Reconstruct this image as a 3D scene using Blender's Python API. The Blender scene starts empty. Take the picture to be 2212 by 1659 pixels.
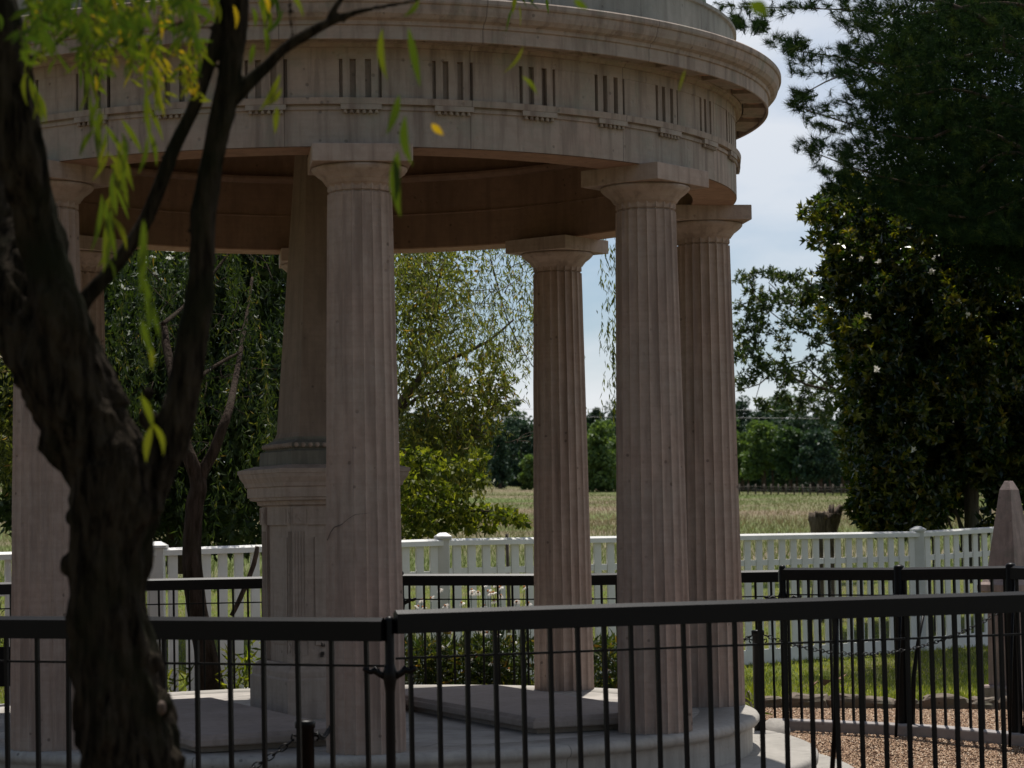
import bpy, math, random
import numpy as np
from mathutils import Vector, Matrix, noise as mnoise
random.seed(7)
rng = np.random.default_rng(11)
PI = math.pi
S = bpy.context.scene
COL = S.collection

# ------------------------------------------------------------------ camera
F = 5080.3; PITCH = 0.05627; ROLL = 0.01552; CH = 1.2848
cr, sr = math.cos(ROLL), math.sin(ROLL)
R0 = Vector((1, 0, 0)); U0 = Vector((0, -math.sin(PITCH), math.cos(PITCH))); FW = Vector((0, math.cos(PITCH), math.sin(PITCH)))
cam = bpy.data.cameras.new('camera'); co = bpy.data.objects.new('camera', cam); COL.objects.link(co); S.camera = co
X = R0 * cr - U0 * sr; Yv = R0 * sr + U0 * cr; Z = -FW
m = Matrix((X, Yv, Z)).transposed().to_4x4(); m.translation = (0, 0, CH); co.matrix_world = m
cam.lens = F / 2212 * 36; cam.sensor_width = 36; cam.clip_end = 3000
cam.dof.use_dof = True; cam.dof.focus_distance = 17.5; cam.dof.aperture_fstop = 5.6

def at(px, py, Y):
    """survey point: bearing and elevation of a feature, at its distance Y"""
    dx, dy = px - 1106, py - 829.5
    u = cr * dx - sr * dy; v = sr * dx + cr * dy
    d = FW * F + R0 * u - U0 * v
    t = Y / d.y
    return Vector((d.x * t, Y, CH + d.z * t))
def ppm(Y): return F / Y          # pixels of the survey per metre at distance Y

# ------------------------------------------------------------------ materials
def newmat(name):
    mt = bpy.data.materials.new(name); mt.use_nodes = True
    nt = mt.node_tree; b = nt.nodes['Principled BSDF']
    return mt, nt, b
def N(nt, typ, **kw):
    n = nt.nodes.new(typ)
    for k, v in kw.items(): setattr(n, k, v)
    return n
def ramp(nt, fac, stops):
    r = N(nt, 'ShaderNodeValToRGB'); cr_ = r.color_ramp
    cr_.elements[0].position = stops[0][0]; cr_.elements[0].color = (*stops[0][1], 1)
    cr_.elements[1].position = stops[-1][0]; cr_.elements[1].color = (*stops[-1][1], 1)
    for p, c in stops[1:-1]:
        e = cr_.elements.new(p); e.color = (*c, 1)
    nt.links.new(fac, r.inputs[0]); return r.outputs[0]
def texco(nt, scale=(1, 1, 1), obj=True):
    t = N(nt, 'ShaderNodeTexCoord'); mp = N(nt, 'ShaderNodeMapping'); mp.inputs['Scale'].default_value = scale
    nt.links.new(t.outputs['Object'], mp.inputs[0]); return mp.outputs[0]
def noise(nt, vec, scale, detail=4, rough=.55, out='Fac'):
    n = N(nt, 'ShaderNodeTexNoise'); n.inputs['Scale'].default_value = scale; n.inputs['Detail'].default_value = detail
    n.inputs['Roughness'].default_value = rough; nt.links.new(vec, n.inputs['Vector']); return n.outputs[out]
def mix(nt, fac, a, b, mode='MIX'):
    mx = N(nt, 'ShaderNodeMix', data_type='RGBA', blend_type=mode)
    for s, v in ((mx.inputs[0], fac), (mx.inputs[6], a), (mx.inputs[7], b)):
        if isinstance(v, (int, float)): s.default_value = v
        elif isinstance(v, tuple): s.default_value = (*v, 1)
        else: nt.links.new(v, s)
    return mx.outputs[2]
def math_(nt, op, a, b=0.0, c=None):
    n = N(nt, 'ShaderNodeMath', operation=op)
    for s, v in zip(n.inputs, (a, b, c)):
        if v is None: continue
        if isinstance(v, (int, float)): s.default_value = v
        else: nt.links.new(v, s)
    return n.outputs[0]
def bump(nt, b, h, strength, dist=.01):
    bp = N(nt, 'ShaderNodeBump'); bp.inputs['Strength'].default_value = strength; bp.inputs['Distance'].default_value = dist
    nt.links.new(h, bp.inputs['Height']); nt.links.new(bp.outputs[0], b.inputs['Normal'])

def stone_mat(name, base, var, rough=.85, streak=.5, pits=.6, moss=None, joints=0, bscale=1.0):
    mt, nt, b = newmat(name)
    v = texco(nt)
    n1 = noise(nt, v, 1.7 * bscale, 5, .6); n2 = noise(nt, v, 14 * bscale, 6, .65); 
    vs = texco(nt, (9, 9, .9)); st = noise(nt, vs, 1.6, 5, .6)
    vb = texco(nt, (2.2, 2.2, 60)); bd = noise(nt, vb, 1.0, 3, .5)
    dark = tuple(c * .62 for c in base)
    c = mix(nt, ramp(nt, n1, [(.3, (0, 0, 0)), (.72, (1, 1, 1))]), base, var)
    c = mix(nt, math_(nt, 'MULTIPLY', ramp(nt, st, [(.47, (0, 0, 0)), (.66, (1, 1, 1))]), streak), c, tuple(x * .45 for x in base))
    c = mix(nt, math_(nt, 'MULTIPLY', ramp(nt, bd, [(.45, (0, 0, 0)), (.7, (1, 1, 1))]), .22), c, dark)
    c = mix(nt, math_(nt, 'MULTIPLY', ramp(nt, n2, [(.38, (1, 1, 1)), (.55, (0, 0, 0))]), .35), c, dark)
    vo = N(nt, 'ShaderNodeTexVoronoi', feature='F1'); vo.inputs['Scale'].default_value = 13; nt.links.new(v, vo.inputs['Vector'])
    pm = ramp(nt, vo.outputs['Distance'], [(.0, (1, 1, 1)), (.10, (1, 1, 1)), (.16, (0, 0, 0))])
    gate = ramp(nt, noise(nt, v, 3.1, 2), [(.52, (0, 0, 0)), (.60, (1, 1, 1))])
    c = mix(nt, math_(nt, 'MULTIPLY', math_(nt, 'MULTIPLY', pm, gate), pits), c, tuple(x * .22 for x in base))
    if moss:
        c = mix(nt, math_(nt, 'MULTIPLY', ramp(nt, noise(nt, v, 4.5, 5, .7), [(.52, (0, 0, 0)), (.68, (1, 1, 1))]), .5), c, moss)
    if joints:
        t = N(nt, 'ShaderNodeTexCoord'); sx = N(nt, 'ShaderNodeSeparateXYZ'); nt.links.new(t.outputs['Object'], sx.inputs[0])
        a = math_(nt, 'ARCTAN2', sx.outputs[0], sx.outputs[1])
        fr = math_(nt, 'FRACT', math_(nt, 'MULTIPLY', math_(nt, 'ADD', a, .17), joints / (2 * PI)))
        wn = N(nt, 'ShaderNodeTexWhiteNoise', noise_dimensions='1D'); nt.links.new(math_(nt, 'FLOOR', math_(nt, 'ADD', math_(nt, 'MULTIPLY', math_(nt, 'ADD', a, .17), joints / (2 * PI)), .5)), wn.inputs['W'])
        c = mix(nt, math_(nt, 'MULTIPLY', wn.outputs['Value'], .30), c, tuple(x * .55 for x in var))
        ln = math_(nt, 'LESS_THAN', math_(nt, 'ABSOLUTE', math_(nt, 'SUBTRACT', fr, .5)), .0028 * joints / 16)
        c = mix(nt, math_(nt, 'MULTIPLY', ln, .65), c, tuple(x * .2 for x in base))
    nt.links.new(c, b.inputs['Base Color']); b.inputs['Roughness'].default_value = rough
    b.inputs['Specular IOR Level'].default_value = .25
    h = mix(nt, .5, noise(nt, v, 30, 6, .7), n2)
    h = mix(nt, .35, h, math_(nt, 'SUBTRACT', 1.0, pm))
    bump(nt, b, h, .45, .012)
    return mt

M = {}
M['stone'] = stone_mat('limestone', (.42, .305, .25), (.37, .31, .265), joints=0, streak=.6)
M['stone_ring'] = stone_mat('limestone_ring', (.42, .315, .26), (.34, .305, .262), joints=16, streak=.9, moss=(.24, .25, .2))
M['stone_in'] = stone_mat('limestone_inner', (.42, .27, .195), (.38, .25, .18), streak=.35)  # warmer limestone copy for undersides, reddish gravel bounce put into the colour
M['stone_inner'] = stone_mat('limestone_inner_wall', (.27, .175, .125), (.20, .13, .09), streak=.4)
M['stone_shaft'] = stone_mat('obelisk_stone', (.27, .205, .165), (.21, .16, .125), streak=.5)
M['stone_podium'] = stone_mat('limestone_podium', (.45, .42, .38), (.33, .31, .275), streak=.45, pits=.7, joints=8)
M['stone_attic'] = stone_mat('limestone_attic', (.42, .40, .36), (.16, .17, .16), streak=.9, joints=24)
M['stone_mon'] = stone_mat('limestone_monument', (.44, .345, .285), (.37, .31, .265), streak=.45)
M['stone_slab'] = stone_mat('limestone_slab', (.38, .31, .27), (.27, .225, .195), streak=.3, pits=.5)
M['granite'] = stone_mat('pink_weathered_stone', (.40, .31, .28), (.22, .17, .15), streak=.9, moss=(.16, .16, .13), bscale=3)
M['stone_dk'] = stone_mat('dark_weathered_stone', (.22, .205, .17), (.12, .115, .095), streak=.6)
M['copper'] = stone_mat('weathered_copper', (.20, .27, .26), (.13, .19, .19), rough=.6, streak=.5, pits=0)
M['concrete'] = stone_mat('concrete', (.34, .31, .30), (.28, .26, .25), streak=0, pits=.5)
M['rock'] = stone_mat('edging_rock', (.20, .155, .12), (.12, .105, .08), streak=.2, pits=.8, moss=(.10, .11, .06), bscale=3)

def simple(name, col, rough=.5, metal=0, nscale=0, var=None, bstr=0, spec=.5):
    mt, nt, b = newmat(name)
    b.inputs['Roughness'].default_value = rough; b.inputs['Metallic'].default_value = metal
    b.inputs['Specular IOR Level'].default_value = spec
    v = texco(nt)
    f = noise(nt, v, nscale or 8, 5, .6)
    nt.links.new(mix(nt, ramp(nt, f, [(.3, (0, 0, 0)), (.7, (1, 1, 1))]), col, var or tuple(c * .8 for c in col)), b.inputs['Base Color'])
    if bstr: bump(nt, b, noise(nt, v, (nscale or 8) * 5, 4), bstr, .005)
    return mt
M['iron'] = simple('black_painted_iron', (.0015, .0015, .002), .44, 0, 30, (.003, .0025, .0025), .10, .17)
M['white'] = simple('white_paint', (.76, .75, .73), .5, 0, 3, (.62, .61, .57), .1)
M['postwood'] = simple('grey_post_wood', (.10, .08, .06), .9, 0, 12, (.05, .04, .035), .5)
M['wire'] = simple('wire', (.25, .25, .26), .5)
M['petal'] = simple('white_petal', (.75, .72, .68), .6)
M['cone'] = simple('orange_cone', (.50, .17, .03), .8)
M['deadleaf'] = simple('dead_leaf', (.16, .08, .04), .8)
M['wound'] = simple('bare_wood', (.12, .075, .055), .8, 0, 10, (.06, .04, .03), .5)

def bark_mat(name, c1, c2, c3, sc=1.0):
    mt, nt, b = newmat(name)
    v = texco(nt, (26 * sc, 26 * sc, 4.5 * sc)); v2 = texco(nt)
    n = noise(nt, v, 1.0, 6, .65)
    nb = noise(nt, v2, 3.0 * sc, 4)
    c = mix(nt, ramp(nt, n, [(.35, (0, 0, 0)), (.62, (1, 1, 1))]), c1, c2)
    c = mix(nt, ramp(nt, nb, [(.5, (0, 0, 0)), (.68, (1, 1, 1))]), c, c3)
    nt.links.new(c, b.inputs['Base Color']); b.inputs['Roughness'].default_value = 1
    b.inputs['Specular IOR Level'].default_value = .03
    bump(nt, b, n, 1.0, .06)
    return mt
M['bark'] = bark_mat('dark_willow_bark', (.003, .0022, .0015), (.058, .046, .034), (.020, .021, .012), 1.6)
M['bark2'] = bark_mat('brown_bark', (.05, .035, .028), (.15, .11, .09), (.11, .09, .07))
M['bark3'] = bark_mat('dark_brown_bark', (.022, .016, .012), (.07, .052, .042), (.05, .042, .03))
M['twig'] = bark_mat('twig_bark', (.07, .045, .03), (.14, .09, .06), (.09, .08, .05))
M['palebark'] = bark_mat('grey_bark', (.07, .06, .05), (.16, .14, .12), (.12, .12, .10))
M['cutwood'] = bark_mat('weathered_stump', (.10, .08, .065), (.26, .21, .17), (.18, .15, .12))

def leaf_mat(name, stops, trans=.4, rough=.45, tcol=(1.0, 1.0, .35), tgain=1.6, spec=.4):
    mt, nt, b = newmat(name)
    a = N(nt, 'ShaderNodeAttribute', attribute_name='tint')
    c = ramp(nt, a.outputs['Fac'], stops)
    b.inputs['Roughness'].default_value = rough; b.inputs['Specular IOR Level'].default_value = spec
    nt.links.new(c, b.inputs['Base Color'])
    t = N(nt, 'ShaderNodeBsdfTranslucent')
    nt.links.new(mix(nt, 1.0, c, tuple(x * tgain for x in tcol), 'MULTIPLY'), t.inputs[0])
    ms = N(nt, 'ShaderNodeMixShader'); ms.inputs[0].default_value = trans
    out = nt.nodes['Material Output']
    nt.links.new(b.outputs[0], ms.inputs[1]); nt.links.new(t.outputs[0], ms.inputs[2]); nt.links.new(ms.outputs[0], out.inputs[0])
    return mt
M['lf_willow'] = leaf_mat('willow_leaf', [(0, (.022, .045, .010)), (.6, (.06, .085, .012)), (.93, (.12, .125, .018)), (1, (.30, .19, .02))], .5, .45, (1.1, 1.1, .25), 1.7, .25)
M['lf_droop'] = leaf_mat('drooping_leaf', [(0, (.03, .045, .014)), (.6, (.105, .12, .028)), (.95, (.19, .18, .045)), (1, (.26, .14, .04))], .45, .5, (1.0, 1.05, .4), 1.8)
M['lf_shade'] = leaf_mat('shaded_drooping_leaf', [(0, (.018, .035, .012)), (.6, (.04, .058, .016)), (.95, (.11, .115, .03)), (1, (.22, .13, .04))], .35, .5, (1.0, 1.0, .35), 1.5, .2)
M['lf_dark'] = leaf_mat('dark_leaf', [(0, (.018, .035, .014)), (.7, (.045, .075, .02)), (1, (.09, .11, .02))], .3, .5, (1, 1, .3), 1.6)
M['lf_bright'] = leaf_mat('bright_leaf', [(0, (.03, .05, .012)), (.5, (.11, .135, .024)), (1, (.24, .24, .04))], .5, .5, (1.0, 1.05, .3), 1.7, .2)
M['lf_mag'] = leaf_mat('glossy_magnolia_leaf', [(0, (.012, .030, .010)), (.6, (.028, .055, .012)), (.72, (.075, .085, .018)), (.92, (.17, .18, .025)), (1, (.17, .12, .03))], .3, .25, (1.2, 1.1, .2), 1.8, .6)
M['lf_pine'] = leaf_mat('pine_needle', [(0, (.007, .017, .009)), (.7, (.018, .038, .015)), (1, (.06, .08, .022))], .25, .8, (1, 1, .5), 1.5, .03)
M['lf_far'] = leaf_mat('far_leaf', [(0, (.035, .075, .035)), (1, (.085, .145, .05))], .25, .6, (1, 1, .4), 1.4)
M['lf_far_dark'] = leaf_mat('far_dark_leaf', [(0, (.022, .05, .038)), (1, (.05, .095, .05))], .18, .6, (1, 1, .5), 1.3)
M['lf_far_light'] = leaf_mat('far_light_leaf', [(0, (.055, .105, .035)), (1, (.15, .22, .065))], .3, .6, (1, 1, .4), 1.4)
M['grass'] = leaf_mat('lawn_grass', [(0, (.09, .12, .02)), (.8, (.23, .26, .05)), (.95, (.34, .33, .10)), (1, (.55, .52, .40))], .45, .6, (1, 1.0, .35), 1.6)
M['hay'] = leaf_mat('field_grass', [(0, (.11, .155, .04)), (.4, (.15, .165, .07)), (.75, (.22, .16, .11)), (1, (.29, .21, .16))], .3, .8, (1, 1, .7), 1.2, .1)
M['white_leaf'] = leaf_mat('white_blossom', [(0, (.75, .74, .68)), (1, (.8, .76, .7))], .3, .5, (1, 1, 1), 1.0)

def ground_mat(name, cols, sc, bstr, sc2=.15):
    mt, nt, b = newmat(name); v = texco(nt)
    c = mix(nt, ramp(nt, noise(nt, v, sc, 6, .7), [(.3, (0, 0, 0)), (.7, (1, 1, 1))]), cols[0], cols[1])
    c = mix(nt, ramp(nt, noise(nt, v, sc2, 4), [(.42, (0, 0, 0)), (.6, (1, 1, 1))]), c, cols[2])
    nt.links.new(c, b.inputs['Base Color']); b.inputs['Roughness'].default_value = 1; b.inputs['Specular IOR Level'].default_value = .1
    bump(nt, b, noise(nt, v, sc * 1.5, 5, .7), bstr, .05)
    return mt
M['field'] = ground_mat('field_ground', ((.125, .15, .055), (.10, .135, .04), (.19, .15, .10)), 1.2, .5, .05)
M['soil'] = ground_mat('lawn_soil', ((.09, .11, .03), (.13, .16, .04), (.12, .11, .05)), 30, .5, .6)
M['gravelbed'] = ground_mat('gravel_bed', ((.22, .13, .085), (.13, .075, .05), (.27, .17, .115)), 60, 1.0, 2)
mt, nt, b = newmat('pebble'); a = N(nt, 'ShaderNodeAttribute', attribute_name='tint')
nt.links.new(ramp(nt, a.outputs['Fac'], [(0, (.11, .055, .028)), (.5, (.29, .17, .095)), (.85, (.41, .27, .16)), (1, (.60, .50, .38))]), b.inputs['Base Color']); b.inputs['Roughness'].default_value = .8
M['pebble'] = mt
# tomb floor: paved, with joints
mt, nt, b = newmat('tomb_paving'); v = texco(nt)
br = N(nt, 'ShaderNodeTexBrick'); br.inputs['Scale'].default_value = 1.0; br.inputs['Mortar Size'].default_value = .006
br.inputs['Brick Width'].default_value = 1.5; br.inputs['Row Height'].default_value = .8
mp = N(nt, 'ShaderNodeMapping'); mp.inputs['Rotation'].default_value = (0, 0, .42); nt.links.new(v, mp.inputs[0]); nt.links.new(mp.outputs[0], br.inputs['Vector'])
br.inputs['Color1'].default_value = (.34, .31, .275, 1); br.inputs['Color2'].default_value = (.40, .365, .325, 1); br.inputs['Mortar'].default_value = (.07, .06, .055, 1)
c = mix(nt, math_(nt, 'MULTIPLY', ramp(nt, noise(nt, v, 2.3, 6, .65), [(.42, (0, 0, 0)), (.58, (1, 1, 1))]), .6), br.outputs[0], (.17, .155, .135))
nt.links.new(c, b.inputs['Base Color']); b.inputs['Roughness'].default_value = .75; bump(nt, b, noise(nt, v, 25, 5), .3, .006)
M['paving'] = mt

# ------------------------------------------------------------------ mesh helpers
class MB:
    def __init__(s): s.v = []; s.f = []; s.sm = []
    def add(s, vs, fs, smooth=False):
        o = len(s.v); s.v += [tuple(p) for p in vs]; s.f += [tuple(i + o for i in f) for f in fs]; s.sm += [smooth] * len(fs)
    def box(s, c, d, rz=0, rot=None, taper=1.0):
        x, y, z = d[0] / 2, d[1] / 2, d[2] / 2
        p = [Vector((sx * x * (taper if sz > 0 else 1), sy * y * (taper if sz > 0 else 1), sz * z)) for sz in (-1, 1) for sx, sy in ((-1, -1), (1, -1), (1, 1), (-1, 1))]
        Rm = rot if rot is not None else Matrix.Rotation(rz, 3, 'Z')
        s.add([Rm @ q + Vector(c) for q in p], [(3, 2, 1, 0), (4, 5, 6, 7), (0, 1, 5, 4), (1, 2, 6, 5), (2, 3, 7, 6), (3, 0, 4, 7)])
    def lathe(s, prof, n=64, c=(0, 0, 0), a0=0, a1=2 * PI, smooth=True, closed=False):
        full = abs(a1 - a0 - 2 * PI) < 1e-6; k = n if full else n + 1
        vs = []
        for r, z in prof:
            for i in range(k):
                a = a0 + (a1 - a0) * i / n; vs.append((c[0] + r * math.sin(a), c[1] - r * math.cos(a), c[2] + z))
        fs = []; P = len(prof)
        for j in range(P if closed else P - 1):
            j2 = (j + 1) % P
            for i in range(n):
                i2 = (i + 1) % k
                fs.append((j * k + i, j * k + i2, j2 * k + i2, j2 * k + i))
        s.add(vs, fs, smooth)
        if not full and closed:
            s.add([vs[j * k] for j in range(P)], [tuple(range(P))]); s.add([vs[j * k + k - 1] for j in range(P)], [tuple(range(P))[::-1]])
    def sweep(s, pts, prof, up=Vector((0, 0, 1)), cap=True):
        """prof: (side, up) section swept along a level polyline"""
        P = len(prof); vs = []
        for i, p in enumerate(pts):
            p = Vector(p)
            a = Vector(pts[max(0, i - 1)]); b_ = Vector(pts[min(len(pts) - 1, i + 1)])
            t = (b_ - a).normalized(); sd = t.cross(up).normalized()
            for u, w in prof: vs.append(p + sd * u + up * w)
        fs = [(i * P + j, i * P + (j + 1) % P, (i + 1) * P + (j + 1) % P, (i + 1) * P + j) for i in range(len(pts) - 1) for j in range(P)]
        if cap: fs += [tuple(range(P))[::-1], tuple(range((len(pts) - 1) * P, len(pts) * P))]
        s.add(vs, fs)
    def tube(s, pts, rad, n=8, rough=0.0, freq=6.0, ridge=0.0, smooth=True, seed=0.0):
        pts = [Vector(p) for p in pts]; k = len(pts); vs = []
        t0 = (pts[1] - pts[0]).normalized(); ref = Vector((0, 1, 0)) if abs(t0.y) < .9 else Vector((1, 0, 0))
        for i, p in enumerate(pts):
            t = (pts[min(k - 1, i + 1)] - pts[max(0, i - 1)]).normalized()
            ref = (ref - t * ref.dot(t)).normalized(); bi = t.cross(ref)
            for j in range(n):
                a = 2 * PI * j / n; d = ref * math.cos(a) + bi * math.sin(a); r = rad[i]
                if rough:
                    q = p + d * r
                    r *= 1 + rough * mnoise.noise(Vector((q.x * freq, q.y * freq, q.z * freq * .45 + seed)))
                    if ridge: r += ridge * rad[i] * (abs(mnoise.noise(Vector((q.x * freq * 5, q.y * freq * 5, q.z * freq * .9 + seed)))) - .25)
                vs.append(p + d * r)
        fs = [(i * n + j, i * n + (j + 1) % n, (i + 1) * n + (j + 1) % n, (i + 1) * n + j) for i in range(k - 1) for j in range(n)]
        fs += [tuple(range(n))[::-1], tuple(range((k - 1) * n, k * n))]
        s.add(vs, fs, smooth)
    def build(s, name, mat, parent=None, bevel=0, loc=None):
        me = bpy.data.meshes.new(name); me.from_pydata(s.v, [], s.f); me.update()
        me.polygons.foreach_set('use_smooth', s.sm)
        me.materials.append(mat); o = bpy.data.objects.new(name, me); COL.objects.link(o)
        if parent: o.parent = parent
        if loc: o.location = loc
        if bevel:
            bm_ = o.modifiers.new('bevel', 'BEVEL'); bm_.width = bevel; bm_.segments = 2; bm_.limit_method = 'ANGLE'
        return o
def np_mesh(name, verts, faces, mat, parent=None, tint=None, smooth=False):
    """verts (n,3), faces (m,k) arrays; tint: per face"""
    me = bpy.data.meshes.new(name); n = len(verts); mcount, k = faces.shape
    me.vertices.add(n); me.vertices.foreach_set('co', verts.astype(np.float32).ravel())
    me.loops.add(mcount * k); me.loops.foreach_set('vertex_index', faces.astype(np.int32).ravel())
    me.polygons.add(mcount); me.polygons.foreach_set('loop_start', np.arange(0, mcount * k, k, dtype=np.int32))
    me.update(calc_edges=True)
    if tint is not None:
        a = me.attributes.new('tint', 'FLOAT', 'FACE'); a.data.foreach_set('value', tint.astype(np.float32))
    if smooth: me.polygons.foreach_set('use_smooth', np.ones(mcount, bool))
    me.materials.append(mat); o = bpy.data.objects.new(name, me); COL.objects.link(o)
    if parent: o.parent = parent
    return o
def tag(o, label=None, cat=None, group=None, kind=None):
    if label: o['label'] = label
    if cat: o['category'] = cat
    if group: o['group'] = group
    if kind: o['kind'] = kind
    return o
def empty(name, loc=(0, 0, 0), label=None, cat=None, group=None):
    o = bpy.data.objects.new(name, None); COL.objects.link(o); o.location = loc; o.empty_display_size = .3
    return tag(o, label, cat, group)
def copyto(o, parent, loc=None, rz=None):
    c = o.copy(); COL.objects.link(c); c.parent = parent
    if loc is not None: c.location = loc
    if rz is not None: c.rotation_euler = (0, 0, rz)
    return c

# ------------------------------------------------------------------ leaves
def unit(a): return a / (np.linalg.norm(a, axis=1, keepdims=True) + 1e-9)
def leaves(pos, dirs, L, W, fold=.0, curl=0.0, nrm=None):
    """lanceolate leaves: base pos, direction, length, width -> verts, faces(quads), 2 per leaf"""
    n = len(pos); dirs = unit(dirs)
    if nrm is None: nrm = rng.normal(size=(n, 3))
    side = unit(np.cross(dirs, nrm)); up = np.cross(side, dirs)
    L = np.broadcast_to(L, n)[:, None]; W = np.broadcast_to(W, n)[:, None]
    b = pos; mid = pos + dirs * L * .42 - up * L * fold * .15
    tip = pos + dirs * L - up * L * curl
    l = mid + side * W * .5 + up * W * fold; r = mid - side * W * .5 + up * W * fold
    v = np.stack([b, l, tip, r], 1).reshape(-1, 3)
    f = np.arange(n * 4).reshape(n, 4)
    return v, f
def in_ellipsoid(n, c, r, shell=.0):
    d = unit(rng.normal(size=(n, 3))); rad = rng.random(n) ** (1 / 3) * (1 - shell) + shell
    return np.array(c) + d * rad[:, None] * np.array(r), d
class Crown:
    def __init__(s): s.V = []; s.Fc = []; s.T = []; s.n = 0
    def put(s, v, f, t):
        s.V.append(v); s.Fc.append(f + s.n); s.T.append(t); s.n += len(v)
    def clump(s, c, r, n, L, W, droop=.0, tint=(0, 1), fold=.2, curl=.15, shell=.0, out=.6):
        p, d = in_ellipsoid(n, c, r, shell)
        dr = d * out + rng.normal(size=(n, 3)) * .7; dr[:, 2] -= droop
        ll = L * rng.uniform(.65, 1.15, n)
        v, f = leaves(p, dr, ll, W * rng.uniform(.7, 1.2, n), fold, curl)
        s.put(v, f, rng.uniform(tint[0], tint[1], n))
    def rosettes(s, c, r, n, k, L, W, tint=(0, 1), shell=.3):
        p, d = in_ellipsoid(n, c, r, shell)
        ax = unit(d + rng.normal(size=(n, 3)) * .5 + np.array([0, 0, .4]))
        p = np.repeat(p, k, 0); ax = np.repeat(ax, k, 0)
        dr = unit(rng.normal(size=(n * k, 3)) + ax * .9)
        t = np.clip(np.repeat(rng.uniform(tint[0], tint[1], n), k) + rng.normal(size=n * k) * .08, 0, 1)
        v, f = leaves(p, dr, L * rng.uniform(.7, 1.15, n * k), W * rng.uniform(.8, 1.2, n * k), .25, .2, nrm=ax + rng.normal(size=(n * k, 3)) * .3)
        s.put(v, f, t)
    def strand(s, top, length, n, L, W, sway=(0, 0), tint=(0, 1), spread=.6):
        u = np.sort(rng.random(n)); p = np.array(top)[None] + np.stack([sway[0] * u ** 1.6, sway[1] * u ** 1.6, -length * u], 1)
        p += rng.normal(size=p.shape) * .006
        dr = rng.normal(size=(n, 3)) * spread * .6; dr[:, 2] -= 1.0
        v, f = leaves(p, dr, L * rng.uniform(.6, 1.15, n), W * rng.uniform(.7, 1.2, n), .2, .1)
        s.put(v, f, rng.uniform(tint[0], tint[1], n))
    def build(s, name, mat, parent):
        return np_mesh(name, np.concatenate(s.V), np.concatenate(s.Fc), mat, parent, np.concatenate(s.T))
def P3(px, py, Y): return tuple(at(px, py, Y))

# ================================================================== SETTING
def gz(x, y):
    """height of the ground"""
    if y < 12: z = -.56
    elif y < 15.8: z = -.56 + (y - 12) / 3.8 * .10
    elif y < 17: z = -.46 + (y - 15.8) / 1.2 * .07
    else: z = -.39
    if y > 28:
        k = min(y, 420) - 28
        z += k * (.0200 - .00013 * max(-60, min(x, 45)) * min(y, 300) / 280) 
        z += .25 * mnoise.noise(Vector((x * .03, y * .02, 0))) * min(1, (y - 28) / 30)
    return z
ys = [-60, -20, 0, 6, 10, 12, 14, 16, 18, 20, 24, 26, 28, 30] + [30 + 270 * (i / 60) ** 1.3 for i in range(1, 61)] + [340, 420, 600, 900]
xs = [-900, -400, -200, -120] + list(range(-80, 81, 4)) + [120, 200, 400, 900]
b = MB(); b.add([(x, y, gz(x, y) - .01) for y in ys for x in xs],
                [(j * len(xs) + i, j * len(xs) + i + 1, (j + 1) * len(xs) + i + 1, (j + 1) * len(xs) + i) for j in range(len(ys) - 1) for i in range(len(xs) - 1)], True)
tag(b.build('ground', M['field']), 'meadow of green and reddish brown grass rising to the trees', 'ground', kind='structure')
# lawn sheet and gravel yard sheet laid on the ground
def sheet(name, x0, x1, y0, y1, dz, mat, nx=20, ny=16, edge=None):
    b = MB(); vs = []
    for j in range(ny + 1):
        for i in range(nx + 1):
            x = x0 + (x1 - x0) * i / nx; yb = edge(x) if edge else (y0, y1); y = yb[0] + (yb[1] - yb[0]) * j / ny
            vs.append((x, y, gz(x, y) + dz + .012 * mnoise.noise(Vector((x, y, 3)))))
    b.add(vs, [(j * (nx + 1) + i, j * (nx + 1) + i + 1, (j + 1) * (nx + 1) + i + 1, (j + 1) * (nx + 1) + i) for j in range(ny) for i in range(nx)], True)
    return b.build(name, mat)
def stone_y(x): return 20.05 - .27 * max(0, x - 1.9) - .02 * (x - 1.9)
tag(sheet('lawn', -12, 14, 0, 0, .07, M['soil'], 26, 40, edge=lambda x: (stone_y(x) + .06, 44)), 'lawn soil under the grass behind the tomb', 'lawn', kind='structure')
tag(sheet('gravel_path', -9, 9, 0, 0, .03, M['gravelbed'], 20, 20, edge=lambda x: (3, stone_y(x))), 'brown gravel yard around the tomb', 'gravel', kind='structure')

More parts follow.
